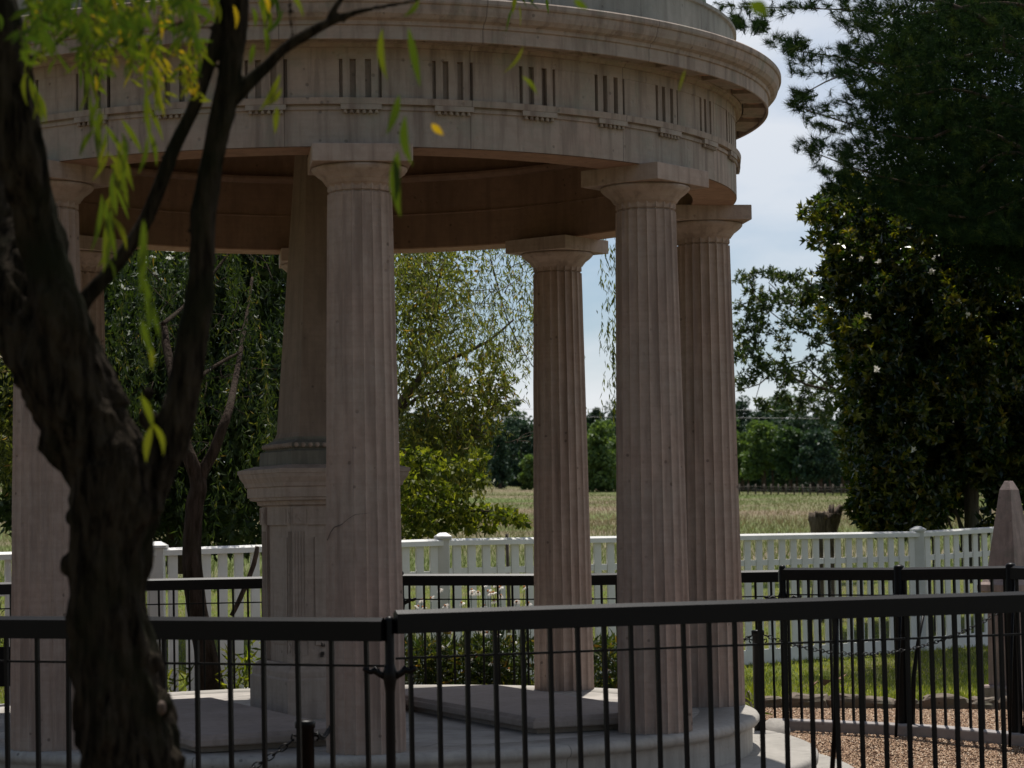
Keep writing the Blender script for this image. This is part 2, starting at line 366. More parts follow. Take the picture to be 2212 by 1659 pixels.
# pebbles
def pebbles():
    n = 95000
    y = 11.6 + rng.random(n) * 8.6; x = 1.7 + rng.random(n) * (.225 * y - 1.7 + .2)
    ok = ((x + 1.166) ** 2 + (y - 15.57) ** 2 > 3.1 ** 2) & (y < 20.0 - .27 * np.maximum(0, x - 1.9))
    x = x[ok]; y = y[ok]; n = len(x)
    z = np.array([gz(a, b_) for a, b_ in zip(x, y)]) + .034
    c = np.stack([x, y, z], 1)
    o = np.array([[1, 0, 0], [0, 1, 0], [-1, 0, 0], [0, -1, 0], [0, 0, .7], [0, 0, -.7]])
    a = rng.random(n) * 2 * PI; s_ = rng.uniform(.005, .0125, n)
    ca, sa = np.cos(a), np.sin(a)
    ox = o[None, :, 0] * ca[:, None] - o[None, :, 1] * sa[:, None] * .7; oy = o[None, :, 0] * sa[:, None] + o[None, :, 1] * ca[:, None] * .7
    oz = np.broadcast_to(o[None, :, 2], ox.shape) + ox * rng.normal(size=(n, 1)) * .3
    v = c[:, None, :] + np.stack([ox, oy, oz], 2) * s_[:, None, None]
    f = np.array([[0, 1, 4], [1, 2, 4], [2, 3, 4], [3, 0, 4], [1, 0, 5], [2, 1, 5], [3, 2, 5], [0, 3, 5]])
    F_ = (np.arange(n)[:, None, None] * 6 + f[None]).reshape(-1, 3)
    t = np.repeat(rng.random(n), 8)
    o_ = np_mesh('gravel', v.reshape(-1, 3), F_, M['pebble'], None, t, True)
    tag(o_, 'loose brown pebbles beside the tomb', 'gravel', kind='stuff')
pebbles()
def blades(name, n, fx, zoff, h, w, mat, label, cat, clumpy=0):
    x, y = fx(n); n = len(x)
    z = np.array([gz(a, b_) for a, b_ in zip(x, y)]) + zoff
    p = np.stack([x, y, z], 1); d = rng.normal(size=(n, 3)) * .35; d[:, 2] = 1
    hh = h * rng.uniform(.5, 1.3, n)
    v, f = leaves(p, d, hh, w * rng.uniform(.7, 1.3, n), .1, .25)
    o = np_mesh(name, v, f, mat, None, rng.random(n)); tag(o, label, cat, kind='stuff')
def lawn_xy(n):
    y = 20.0 + rng.random(n) ** 1.7 * 24; x = (-.235 + rng.random(n) * .47) * y
    ok = y > 20.1 - .27 * np.maximum(0, x - 1.9); return x[ok], y[ok]
blades('grass', 165000, lawn_xy, .06, .055, .007, M['grass'], 'green lawn grass around the white fence', 'grass')
def field_xy(n):
    y = 30 + rng.random(n) ** 1.6 * 265; x = (-.24 + rng.random(n) * .48) * y
    return x, y
def field_blades(n):
    x, y = field_xy(n); z = np.array([gz(a, b_) for a, b_ in zip(x, y)]) - .02; p = np.stack([x, y, z], 1)
    d = rng.normal(size=(n, 3)) * .35; d[:, 2] = 1
    v, f = leaves(p, d, (.36 - .0012 * np.minimum(y, 200)) * rng.uniform(.5, 1.3, n), (.010 + .00012 * y) * rng.uniform(.7, 1.3, n), .1, .25)
    w = np.array([mnoise.noise(Vector((a * .08, b_ * .03, 4))) for a, b_ in zip(x, y)])
    t = np.clip(.22 + .42 * np.exp(-((y - 98 - 25 * w) / 30) ** 2) * 1.2 + .25 * w + rng.normal(size=n) * .16, 0, 1); t[y < 60] *= .35; v = v.reshape(-1, 4, 3)[y > 43].reshape(-1, 3); t = t[y > 43]; f = f[:len(t)]
    tag(np_mesh('field_grass', v, f, M['hay'], None, t), 'tall seeding meadow grass beyond the white fence', 'grass', kind='stuff')
field_blades(150000)

# ================================================================== ROTUNDA
TC = Vector((-1.1658, 15.574, 0)); BETA = 0.1321; RC = 2.5
rot = empty('rotunda', TC, 'round limestone tomb pavilion with eight fluted columns', 'rotunda')
b = MB(); b.lathe([(0, 0), (2.36, 0)], 96, smooth=False)
b.build('floor', M['paving'], rot, loc=(0, 0, 0))
b = MB(); prof = [(2.36, -.02), (2.36, 0.0), (2.715, 0.0), (2.735, -.008), (2.748, -.028), (2.748, -.046), (2.735, -.064), (2.712, -.072), (2.705, -.08), (2.70, -.10), (2.70, -.26)]
b.lathe(prof, 160); b.build('podium_rim', M['stone_podium'], rot)
def stepmb(r0, r1, z, zb):
    b = MB(); b.lathe([(r0, z), (r1 - .03, z), (r1 - .008, z - .01), (r1, z - .03), (r1 - .004, z - .07), (r1 - .03, z - .085), (r1 - .03, zb)], 160); return b
stepmb(2.66, 3.12, -.238, -.42).build('step', M['stone_podium'], rot)
stepmb(3.05, 3.38, -.385, -.70).build('step', M['stone_podium'], rot)

def column_mb():
    b = MB(); nf = 20; per = 7; n = nf * per; H = 3.15; vs = []
    zs = [0.0, .012] + [.012 + (3.096 - .012) * i / 22 for i in range(1, 23)] + [3.100, 3.106, 3.110, 3.15]
    for z in zs:
        t = z / H; r = .2214 + (.181 - .2214) * (t ** 1.25)
        if 3.098 < z < 3.109: r -= .013
        dep = .021 * (r / .22)
        if z > 3.14: dep *= .3
        for i in range(n):
            a = 2 * PI * i / n; u = (i % per) / per * 2 - 1
            k = 1 - u * u if True else 0
            rr = r - dep * max(0, k) ** .62
            rr += .0015 * mnoise.noise(Vector((math.cos(a) * 3, math.sin(a) * 3, z * 4)))
            vs.append((rr * math.sin(a), -rr * math.cos(a), z))
    fs = [(j * n + i, j * n + (i + 1) % n, (j + 1) * n + (i + 1) % n, (j + 1) * n + i) for j in range(len(zs) - 1) for i in range(n)]
    fs.append(tuple(range(n))[::-1])
    b.add(vs, fs, False); return b
colm = None
def capital_mb():
    b = MB()
    b.lathe([(.17, 3.13), (.184, 3.148), (.192, 3.150), (.192, 3.158), (.199, 3.160), (.199, 3.168), (.206, 3.170), (.212, 3.180), (.236, 3.197), (.255, 3.213), (.268, 3.228), (.270, 3.238), (.258, 3.246), (0, 3.246)], 64)
    return b
crack_pts = None
for i in range(8):
    th = BETA + i * PI / 4
    loc = (RC * math.sin(th), -RC * math.cos(th), 0)
    if i == 0:
        colm = column_mb().build('column', M['stone'], rot, loc=loc); colm.rotation_euler = (0, 0, th)
        cap = capital_mb().build('capital', M['stone'], colm)
        ab = MB(); ab.box((0, 0, 3.296), (.555, .555, .100)); aba = ab.build('abacus', M['stone'], colm, bevel=.004)
    else:
        c = colm.copy(); COL.objects.link(c); c.parent = rot; c.location = loc; c.rotation_euler = (0, 0, th)
        for ch in (cap, aba): copyto(ch, c)
ck = []
for px, py in ((707, 1167), (714, 1150), (722, 1139), (738, 1133), (752, 1121), (766, 1112), (780, 1110), (798, 1108)):
    q = at(px, py, 13.0); cc = TC + colm.location; yy = cc.y - math.sqrt(max(0, .2115 ** 2 - (q.x - cc.x) ** 2)); q = at(px, py, yy); ck.append(q - cc)
b = MB(); b.tube(ck, [.002, .0018, .0026, .0016, .0010, .0012, .0007, .0005], 5)
o = b.build('crack', simple('dark_crack', (.06, .045, .038), .95), colm); o.rotation_euler = (0, 0, -BETA)
# architrave (closed ring), frieze, cornice, attic
b = MB(); RA = 2.67
b.lathe([(2.385, 3.345), (RA, 3.345), (RA, 3.545), (RA + .010, 3.547), (RA + .010, 3.566), (RA + .002, 3.568), (RA + .002, 3.575), (RA + .030, 3.577), (RA + .034, 3.612), (RA, 3.618), (2.5, 3.618)], 200, smooth=False)
b.build('architrave', M['stone_ring'], rot)
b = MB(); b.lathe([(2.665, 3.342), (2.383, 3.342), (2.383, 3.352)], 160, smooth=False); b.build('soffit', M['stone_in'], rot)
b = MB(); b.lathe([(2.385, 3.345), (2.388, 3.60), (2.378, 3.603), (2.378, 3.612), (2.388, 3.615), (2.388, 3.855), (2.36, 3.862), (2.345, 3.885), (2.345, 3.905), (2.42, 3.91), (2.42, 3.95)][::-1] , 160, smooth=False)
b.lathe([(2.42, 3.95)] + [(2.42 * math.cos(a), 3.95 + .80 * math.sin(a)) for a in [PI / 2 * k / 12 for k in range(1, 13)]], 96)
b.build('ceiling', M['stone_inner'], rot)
# frieze with triglyph grooves
b = MB(); brk = []; TW = .225 / RA  # angular width
for k in range(32):
    tc = BETA + k * PI / 16; lo = tc - TW / 2
    g = [(-.03, 0), (0, .028), (.06, .028), (.061, -.004), (.235, -.004), (.236, .030), (.385, .030), (.386, -.004), (.614, -.004), (.615, .030), (.764, .030), (.765, -.004), (.939, -.004), (.94, .028), (1.0, .028), (1.03, 0)]
    for u, d in g: brk.append((lo + TW * u, RA - d))
    nxt = lo + PI / 16
    for q in (.2, .4, .6, .8): brk.append((lo + TW * 1.03 + (PI / 16 - TW * 1.06) * q, RA))
n = len(brk)
z0, z1, z2 = 3.617, 3.832, 3.905
vs = [(r * math.sin(a), -r * math.cos(a), z0) for a, r in brk] + [(r * math.sin(a), -r * math.cos(a), z1) for a, r in brk]
vs += [((RA + .004) * math.sin(a), -(RA + .004) * math.cos(a), z1) for a, r in brk] + [((RA + .004) * math.sin(a), -(RA + .004) * math.cos(a), z2) for a, r in brk]
fs = []
for L0 in (0, n, 2 * n):
    fs += [(L0 + i, L0 + (i + 1) % n, L0 + n + (i + 1) % n, L0 + n + i) for i in range(n)]
b.add(vs, fs); b.build('frieze', M['stone_ring'], rot)
def ring32(mb, name, mat, off=0.0):      # one built, thirty-one copies turned about the axis
    o = mb.build(name, mat, rot)
    for k in range(1, 32): copyto(o, rot, None, k * PI / 16)
reg = MB(); tc = BETA
reg.lathe([(RA + .004, 3.547), (RA + .028, 3.547), (RA + .028, 3.576), (RA + .004, 3.576)], 6, a0=tc - TW / 2, a1=tc + TW / 2, closed=True, smooth=False)
for q in range(6):
    a = tc + TW * ((q + .5) / 6 - .5) * .92; c = ((RA + .013) * math.sin(a), -(RA + .013) * math.cos(a), 3.527)
    reg.lathe([(0, 0), (.0125, 0), (.008, .022)], 8, c=c)
ring32(reg, 'regula', M['stone_ring'])
b = MB()
b.lathe([(RA, 3.895), (RA + .022, 3.897), (RA + .028, 3.915), (RA + .045, 3.92), (RA + .05, 3.955), (2.868, 3.965), (2.870, 3.905), (2.882, 3.899), (2.888, 3.903), (2.889, 3.975), (2.900, 3.980), (2.902, 3.992), (2.905, 4.0), (2.930, 4.012), (2.950, 4.035), (2.958, 4.060), (2.962, 4.085), (2.972, 4.090), (2.976, 4.100), (2.976, 4.122), (2.968, 4.130), (2.66, 4.19)], 220, smooth=False)
b.build('cornice', M['stone_ring'], rot)
mu = MB(); orn = MB(); w = .066
mu.lathe([(RA + .055, 3.958), (RA + .055, 3.922), (2.866, 3.916), (2.866, 3.966)], 8, a0=tc - w, a1=tc + w, closed=True, smooth=False)
a = tc + PI / 32; r = 2.795; c = (r * math.sin(a), -r * math.cos(a), 3.943)
orn.lathe([(0, -.004), (.012, -.001), (.016, .014), (.030, .014), (.034, .0), (.044, -.008), (.054, 0), (.056, .016)], 20, c=c)
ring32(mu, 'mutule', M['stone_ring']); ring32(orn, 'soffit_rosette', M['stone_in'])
b = MB(); b.lathe([(2.675, 4.16), (2.672, 4.405), (2.690, 4.410), (2.690, 4.432), (2.45, 4.45)], 160, smooth=False); b.build('attic', M['stone_attic'], rot)
b = MB(); b.lathe([(2.47, 4.44), (2.47, 4.62)] + [(2.5 * math.cos(a), 4.62 + .95 * math.sin(a)) for a in [PI / 2 * k / 14 for k in range(0, 15)]], 96); b.build('roof', M['copper'], rot)

# ================================================================== MONUMENT under the roof
PH = math.radians(24)
MC = at(700, 1300, 15.72); MC.z = 0
mon = empty('obelisk_monument', MC, 'tall limestone obelisk on a moulded pedestal inside the round tomb', 'monument'); mon.rotation_euler = (0, 0, PH)
def sq(prof, n=4):   # square lathe; prof of half-side, z
    b = MB(); vs = []
    for h, z in prof: vs += [(-h, -h, z), (h, -h, z), (h, h, z), (-h, h, z)]
    b.add(vs, [(4 * j + i, 4 * j + (i + 1) % 4, 4 * j + 4 + (i + 1) % 4, 4 * j + 4 + i) for j in range(len(prof) - 1) for i in range(4)] + [(4 * len(prof) - 4, 4 * len(prof) - 3, 4 * len(prof) - 2, 4 * len(prof) - 1)])
    return b
sq([(.395, 0), (.395, .25), (.383, .262), (.383, .30), (.360, .335), (.345, .345), (.345, .352)]).build('base_block', M['stone_mon'], mon, bevel=.006)
d = sq([(.305, .352), (.305, 1.25), (.322, 1.252), (.322, 1.375)])
for sx in (-1, 1):      # corner pilasters with flutes, on each face
    for sy in (-1, 1):
        d.box((sx * .272, sy * .272, .86), (.105, .105, .79)); 
        for q in (-.030, -.010, .010, .030):
            d.box((sx * .272 + q, sy * .3235, .86), (.008, .010, .70)); d.box((sx * .3235, sy * .272 + q, .86), (.010, .008, .70))
        d.box((sx * .275, sy * .275, .43), (.115, .115, .15)); d.box((sx * .275, sy * .275, 1.312), (.118, .118, .115))
d.build('die', M['stone_mon'], mon)
pn = MB()
for q in range(4):
    Rm = Matrix.Rotation(q * PI / 2, 3, 'Z')
    pn.box(Rm @ Vector((0, -.308, .82)), (.34, .012, .70) , rot=Rm)
    for sx in (-1, 1):   # star panels and carved panels at the corners
        for z_, s_ in ((1.312, .036), (.455, .032)):
            ps = []
            for k in range(12):
                a = k * PI / 6; rr = s_ * (1.0 if k % 2 == 0 else .55)
                ps.append(Rm @ Vector((sx * .275 + rr * math.sin(a), -.337, z_ + rr * math.cos(a))))
            ps2 = [p + Rm @ Vector((0, .006, 0)) for p in ps]
            pn.add(ps + ps2, [tuple(range(12))] + [(k, k + 12, (k + 1) % 12 + 12, (k + 1) % 12) for k in range(12)])
            for dx, dz, wx, wz in ((0, .047, .10, .004), (0, -.047, .10, .004), (.048, 0, .004, .09), (-.048, 0, .004, .09)):
                pn.box(Rm @ Vector((sx * .275 + dx, -.3355, z_ + dz)), (wx, .006, wz), rot=Rm)
pn.build('carved_panel', M['stone_mon'], mon)
# worn letters carved in the foot of the die (only fragments can be read)
let = MB()
for row, zz in enumerate((.475, .405)):
    for k in range(7):
        h = .028
        x0 = -.12 + k * .042
        for _ in range(3):
            let.box((x0 + random.uniform(-.012, .012), -.3115 - .0, zz + random.uniform(-.010, .010)), (random.choice((.006, .020)), .006, random.choice((.024, .006))), rot=None)
let.build('carved_letters', simple('dark_carving', (.07, .055, .045), .9), mon)
sq([(.322, 1.375), (.345, 1.385), (.350, 1.41), (.385, 1.415), (.390, 1.432), (.400, 1.435), (.400, 1.50), (.412, 1.505), (.418, 1.53), (.440, 1.565), (.446, 1.59), (.452, 1.592), (.452, 1.618), (.36, 1.645)]).build('pedestal_cornice', M['stone_mon'], mon)
dn = MB()
for q in range(4):
    Rm = Matrix.Rotation(q * PI / 2, 3, 'Z')
    for k in range(22): dn.box(Rm @ Vector((-.36 + k * .0343, -.366, 1.425)), (.018, .03, .02), rot=Rm)
dn.build('dentils', M['stone_mon'], mon)
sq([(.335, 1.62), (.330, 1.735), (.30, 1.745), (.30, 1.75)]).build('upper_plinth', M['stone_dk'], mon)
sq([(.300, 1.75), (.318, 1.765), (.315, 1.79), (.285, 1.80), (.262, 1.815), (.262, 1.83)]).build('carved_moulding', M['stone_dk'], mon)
eg = MB()
for q in range(4):
    Rm = Matrix.Rotation(q * PI / 2, 3, 'Z')
    for k in range(13):
        c = Rm @ Vector((-.29 + k * .0483, -.315, 1.775)); eg.lathe([(0, -.02), (.012, -.012), (.017, 0), (.012, .012), (0, .016)], 8, c=c)
eg.build('egg_moulding', M['stone_mon'], mon)
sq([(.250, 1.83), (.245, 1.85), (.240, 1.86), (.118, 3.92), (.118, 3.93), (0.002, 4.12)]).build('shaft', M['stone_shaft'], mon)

# grave slabs
u = Vector((math.cos(PH), math.sin(PH), 0)); w = Vector((-math.sin(PH), math.cos(PH), 0))
def slab(c, label):
    t = empty('grave_slab', c, label, 'grave slab'); t.rotation_euler = (0, 0, PH)
    def rect(a, l, z0, z1, a2=None, l2=None):
        b = MB(); b.add([(-a, -l, z0), (a, -l, z0), (a, l, z0), (-a, l, z0), (-(a2 or a), -(l2 or l), z1), ((a2 or a), -(l2 or l), z1), ((a2 or a), (l2 or l), z1), (-(a2 or a), (l2 or l), z1)],
              [(3, 2, 1, 0), (4, 5, 6, 7), (0, 1, 5, 4), (1, 2, 6, 5), (2, 3, 7, 6), (3, 0, 4, 7)]); return b
    rect(.42, 1.30, .001, .035).build('plinth', M['stone_slab'], t)
    rect(.475, 1.37, .035, .080).build('slab', M['stone_slab'], t, bevel=.010)
    rect(.462, 1.357, .0795, .100, .445, 1.34).build('bevelled_top', M['stone_slab'], t, bevel=.004)
N1 = Vector((.093, 13.9, 0)); rc_ = N1 + u * .4775 + w * 1.375
slab(rc_, 'flat bevelled stone grave slab right of the tall monument, its far corner in sun')
slab(rc_ - u * 2.06 + w * .02, 'flat bevelled stone grave slab left of the tall monument, behind the tree trunk')

# ================================================================== IRON FENCE
RAILP = [(-.026, -.100), (.026, -.100), (.026, -.016), (.002, 0), (-.002, 0), (-.026, -.016)]
def bal_mb(h, r=.009, knob=False):
    b = MB(); b.box((0, 0, -h / 2), (2 * r, 2 * r, h)); 
    return b
def post_mb(zb, r=.02, stay=None, wide=1.0):
    b = MB()
    b.lathe([(r, zb + .02), (r, -.30), (r * 1.2, -.27), (r * 1.5, -.235), (r * 1.5, -.215), (r * 1.1, -.19), (r, -.18), (r, .0), (r * .9, .012), (r * .5, .02), (0, .022)], 20)
    b.lathe([(0, zb + .0), (.07, zb), (.075, zb + .012), (.04, zb + .03), (r, zb + .09)], 20)
    return b
def scroll_mb(t, r=.02):      # leaf-like brackets hugging the mid rail
    b = MB()
    for s_ in (-1, 1):
        pts = [Vector((s_ * .018 + 0, 0, -.235)), Vector((s_ * .045, 0, -.222)), Vector((s_ * .065, 0, -.205)), Vector((s_ * .085, 0, -.214)), Vector((s_ * .10, 0, -.203)), Vector((s_ * .115, 0, -.20))]
        b.tube(pts, [.016, .014, .018, .011, .014, .006], 8)
    return b
def lean(o, a=0.0): return o
def iron_run(fence, pts, n, zb, gap=0.0, midoff=.205, sc=1.0, bot=False):
    """one straight panel of the fence from pts[0] to pts[1] (tops of the rail)"""
    a, c = Vector(pts[0]), Vector(pts[1]); d = (c - a); dn_ = d.normalized(); yaw = math.atan2(d.y, d.x)
    a2 = a + dn_ * gap; c2 = c - dn_ * gap
    b = MB(); b.sweep([a2, c2], [(u_ * sc, v_ * sc) for u_, v_ in RAILP]); b.build('top_rail', M['iron'], fence)
    b = MB(); o_ = Vector((0, 0, -midoff)); b.sweep([a + o_, c + o_], [(-.006, -.005), (.006, -.005), (.006, .005), (-.006, .005)]); b.build('mid_rail', M['iron'], fence)
    if bot:
        b = MB(); az = Vector((a.x, a.y, zb(a.x, a.y) + .05)); cz = Vector((c.x, c.y, zb(c.x, c.y) + .05))
        b.sweep([az, cz], [(-.012, -.009), (.012, -.009), (.012, .009), (-.012, .009)]); b.build('bottom_rail', M['iron'], fence)
    h = max(a.z, c.z) - .08 - (zb(a.x, a.y) + (.05 if bot else -.02))
    p0 = None
    for i in range(n):
        p = a.lerp(c, (i + .5) / n); p.z -= .085
        if p0 is None:
            p0 = bal_mb(h, .0088 * sc).build('baluster', M['iron'], fence, loc=p); q = p0
        else: q = copyto(p0, fence, p, yaw)
        q.rotation_euler = (random.gauss(0, .002), -.006 + random.gauss(0, .003), yaw)

# near fence: two panels meeting at the post
nf = empty('iron_fence', at(845, 1600, 10.06), 'black iron railing running across in front of the tomb, nearest one', 'railing')
nf.location.z = -.5; OFF = nf.location.copy()
def rel(p, off): return Vector(p) - off
pA = at(-150, 1330, 10.9); pB = at(828, 1334, 10.05); pC = at(854, 1318, 10.05); pD = at(2330, 1273.5, 11.45)
for q_, z_ in ((pA, .858), (pB, .862), (pC, .890), (pD, .895)): q_.z = q_.z
gzn = lambda x, y: -.52 + .5
iron_run(nf, [rel(pA, OFF), rel(pB, OFF)], 14, lambda x, y: 0, 0)
iron_run(nf, [rel(pC, OFF), rel(pD, OFF)], 27, lambda x, y: 0, 0)
pp = rel(at(841, 1342, 10.06), OFF)
po = post_mb(-pp.z - .0, .0205).build('post', M['iron'], nf, loc=pp)
sb = scroll_mb(0).build('bracket', M['iron'], po)
# back stay near the right part of the near fence
st = MB(); q0 = rel(at(1806, 1420, 10.9), OFF); q1 = rel(at(1790, 1780, 11.05), OFF); q2 = rel(at(1806, 1760, 10.9), OFF)
st.tube([rel(at(1806, 1300, 10.93), OFF), q0, rel(at(1806, 1540, 10.93), OFF), q1], [.014, .014, .013, .011], 8)
st.build('stay', M['iron'], nf)

ff = empty('iron_fence', (0, 17.5, -.39), 'black iron railing with posts behind the tomb, in front of the white picket fence', 'railing'); OFF = ff.location.copy()
FP = [(-160, 1262, 17.9), (230, 1252, 18.8), (868, 1239.5, 19.0), (1250, 1239, 18.9), (1682, 1231, 18.4)]
zb_far = lambda x, y: .0
nb = [12, 20, 12, 13]
for (p_, q_, n_) in zip(FP[:-1], FP[1:], nb): iron_run(ff, [rel(at(*p_), OFF), rel(at(*q_), OFF)], n_, zb_far, 0, sc=.95, bot=True)
for p_ in FP[:4]:
    pp = rel(at(*p_), OFF); po = post_mb(-pp.z, .017).build('post', M['iron'], ff, loc=pp); scroll_mb(0).build('bracket', M['iron'], po)
gt = empty('iron_gate', (3.0, 17.0, -.39), 'black iron gate between ornate braced posts at the right behind the tomb', 'gate'); OFF = gt.location.copy()
GP = [(1690, 1226.5, 18.1), (1942, 1226, 17.4), (2183, 1222, 16.75), (2340, 1226, 16.0)]
def zbg(x, y): return .0
for (p_, q_, n_) in zip(GP[:-1], GP[1:], [11, 9, 6]): iron_run(gt, [rel(at(*p_), OFF), rel(at(*q_), OFF)], n_, zbg, .0, sc=.95, bot=True)
for k, (p_, r_) in enumerate(zip(GP[:3], (.026, .040, .036))):
    pp = rel(at(*p_), OFF); po = post_mb(-pp.z - .04, r_).build('post', M['iron'], gt, loc=pp); bk = scroll_mb(0).build('bracket', M['iron'], po); bk.scale = (1.25, 1, 1.1)
    if k:
        s2 = MB()
        s2.tube([pp + Vector((.015, -.02, -.10)), pp + Vector((-.03, -.10, -.6)), pp + Vector((-.10, -.28, -pp.z + .02))], [.010, .011, .011], 8)
        s2.tube([pp + Vector((.17, -.02, -.34)), pp + Vector((.115, -.06, -.55)), pp + Vector((.075, -.08, -.8)), pp + Vector((.05, -.09, -pp.z + .02))], [.012, .013, .017, .02], 8)
        s2.build('stay', M['iron'], gt)

# bollards and chains
def bollard(p, ztop, label):
    t = empty('bollard', (p.x, p.y, gz(p.x, p.y)), label, 'bollard'); h = ztop - gz(p.x, p.y)
    b = MB(); b.lathe([(.040, 0), (.040, h - .035), (.045, h - .033), (.046, h - .008), (.040, h), (0, h + .003)], 32); b.build('post', M['iron'], t)
    b = MB()
    for s_ in (-1, 1): b.tube([(s_ * .040, 0, h - .07), (s_ * .058, 0, h - .062), (s_ * .062, 0, h - .08), (s_ * .05, 0, h - .09)], [.005] * 4, 6)
    b.build('ring', M['iron'], t)
    return t
nbp = at(659, 1556, 10.5); bollard(nbp, nbp.z, 'short black round bollard in the foreground, half hidden at the bottom of the fence')
fbp = at(1637, 1361, 16.6); bollard(fbp, fbp.z, 'short black bollard behind the right side of the tomb, holding a slack chain')
def chain(a, c, sag, label, n=34, s_=.02):
    b = MB()
    for i in range(n):
        t = (i + .5) / n; p = a.lerp(c, t); p.z -= sag * 4 * t * (1 - t)
        t2 = (i + 1) / n; p2 = a.lerp(c, t2); p2.z -= sag * 4 * t2 * (1 - t2)
        d = (p2 - p).normalized(); side = d.cross(Vector((0, 0, 1))).normalized(); up = side.cross(d)
        if i % 2: side, up = up, side
        ring = [p + d * (math.cos(k * PI / 5) * s_ * 1.15) + side * (math.sin(k * PI / 5) * s_ * .62) for k in range(10)]
        R_ = s_ * .19; vs = []
        for k in range(10):
            o_ = (ring[k] - p).normalized()
            for m_ in range(5):
                a_ = m_ * 2 * PI / 5; vs.append(ring[k] + o_ * math.cos(a_) * R_ + up * math.sin(a_) * R_)
        b.add(vs, [(k * 5 + m_, k * 5 + (m_ + 1) % 5, ((k + 1) % 10) * 5 + (m_ + 1) % 5, ((k + 1) % 10) * 5 + m_) for k in range(10) for m_ in range(5)], True)
    o = b.build('chain', M['iron']); tag(o, label, 'chain')
chain(at(633, 1598, 10.5), at(200, 1640, 10.4), .16, 'black chain hanging left from the foreground bollard behind the tree', 30)
chain(at(684, 1584, 10.5), at(712, 1572, 12.2), .03, 'short black chain running back from the foreground bollard towards the front column', 30)
chain(at(1652, 1372, 16.6), at(2160, 1322, 17.2), .21, 'slack black chain hanging from the far bollard towards the gate post', 66, .019)
chain(at(1622, 1374, 16.6), at(1500, 1330, 16.9), .10, 'short black chain going behind the right rear column', 24, .019)

# ================================================================== WHITE PICKET FENCE
WP = [(-260, 1199, 18.6), (340, 1184, 20.0), (957, 1163.5, 22.2), (1983, 1147.5, 27.0), (2420, 1122, 29.6)]
wf = empty('picket_fence', (0, 22, -.35), 'white painted picket fence with capped posts crossing behind the tomb', 'fence'); OFF = wf.location.copy()
pk = {}
for k, (p_, q_) in enumerate(zip(WP[:-1], WP[1:])):
    a = rel(at(*p_), OFF); c = rel(at(*q_), OFF)
    for nm, oz, hh, th in (('top_rail', -.03, .06, .10), ('bottom_board', 0, .22, .03)):
        b = MB()
        if nm == 'top_rail': b.sweep([a, c], [(-.05, -.065), (.05, -.065), (.05, -.02), (.02, 0), (-.02, 0), (-.05, -.02)])
        else:
            zt = [-.02 + .24, -.02 + .24]; zz = [gz(*( (v_ + OFF).xy)) - OFF.z for v_ in (a, c)]
            b.sweep([Vector((a.x, a.y, zz[0] + .16)), Vector((c.x, c.y, zz[1] + .16))], [(-.015, -.20), (.015, -.20), (.015, .06), (-.015, .06)])
        b.build(nm, M['white'], wf)
    o_ = Vector((0, 0, -.31 if k > 1 else -.33)); b = MB(); b.sweep([a + o_ + Vector((0, .03, 0)), c + o_ + Vector((0, .03, 0))], [(-.025, -.03), (.025, -.03), (.025, .03), (-.025, .03)]); b.build('mid_rail', M['white'], wf)
    L_ = (c - a).length; n_ = {0: 24, 1: 18, 2: 38, 3: 22}[k]; yaw = math.atan2(c.y - a.y, c.x - a.x)
    for i in range(n_):
        p = a.lerp(c, (i + .9) / (n_ + .6)); p.z -= .04; zf = gz(p.x + OFF.x, p.y + OFF.y) - OFF.z + .14
        pitch_ = L_ / (n_ + .6); wd = pitch_ * .53
        if k not in pk:
            b = MB(); h = p.z - zf; b.box((0, 0, -h / 2), (wd, .02, h)); pk[k] = b.build('picket', M['white'], wf, loc=p, bevel=.002); pk[k].rotation_euler = (0, 0, yaw)
        else:
            q = copyto(pk[k], wf, p, yaw); q.rotation_euler = (random.gauss(0, .003), random.gauss(0, .004), yaw); q.location.z += random.gauss(0, .003)
for j, p_ in enumerate(WP[1:4]):
    a = rel(at(*p_), OFF); zf = 0
    b = MB(); b.box((0, 0, (a.z + zf) / 2), (.118, .118, a.z - zf)); po = b.build('post', M['white'], wf, loc=(a.x, a.y, 0), bevel=.004)
    b = MB(); b.box((0, 0, a.z + .012), (.165, .165, .022)); b.box((0, 0, a.z + .040), (.165, .165, .034), taper=.35); b.build('post_cap', M['white'], po)

# wire-fence posts behind
for (x_, y0, y1, wpx, Y, lb) in ((1095, 1153, 1232, 8, 25.5, 'short dark wooden post showing through the pickets left of the rear column'),
                                 (1682, 1148, 1225, 3, 30, 'thin dark metal stake beyond the picket fence near the right column'),
                                 (1880, 1150, 1235, 3, 31, 'thin rusty stake beyond the picket fence under the magnolia'),
                                 (2018, 1160, 1200, 12, 30, 'thick black post just beyond the picket fence left of its right post')):
    a = at(x_, y0, Y); b = MB(); h = a.z - gz(a.x, Y); r_ = wpx / ppm(Y) / 2
    b.tube([(0, 0, 0), (.01, 0, h * .5), (0, 0, h)], [r_, r_, r_ * .95], 8)
    tag(b.build('fence_post', M['postwood'], loc=(a.x, Y, gz(a.x, Y))), lb, 'post')

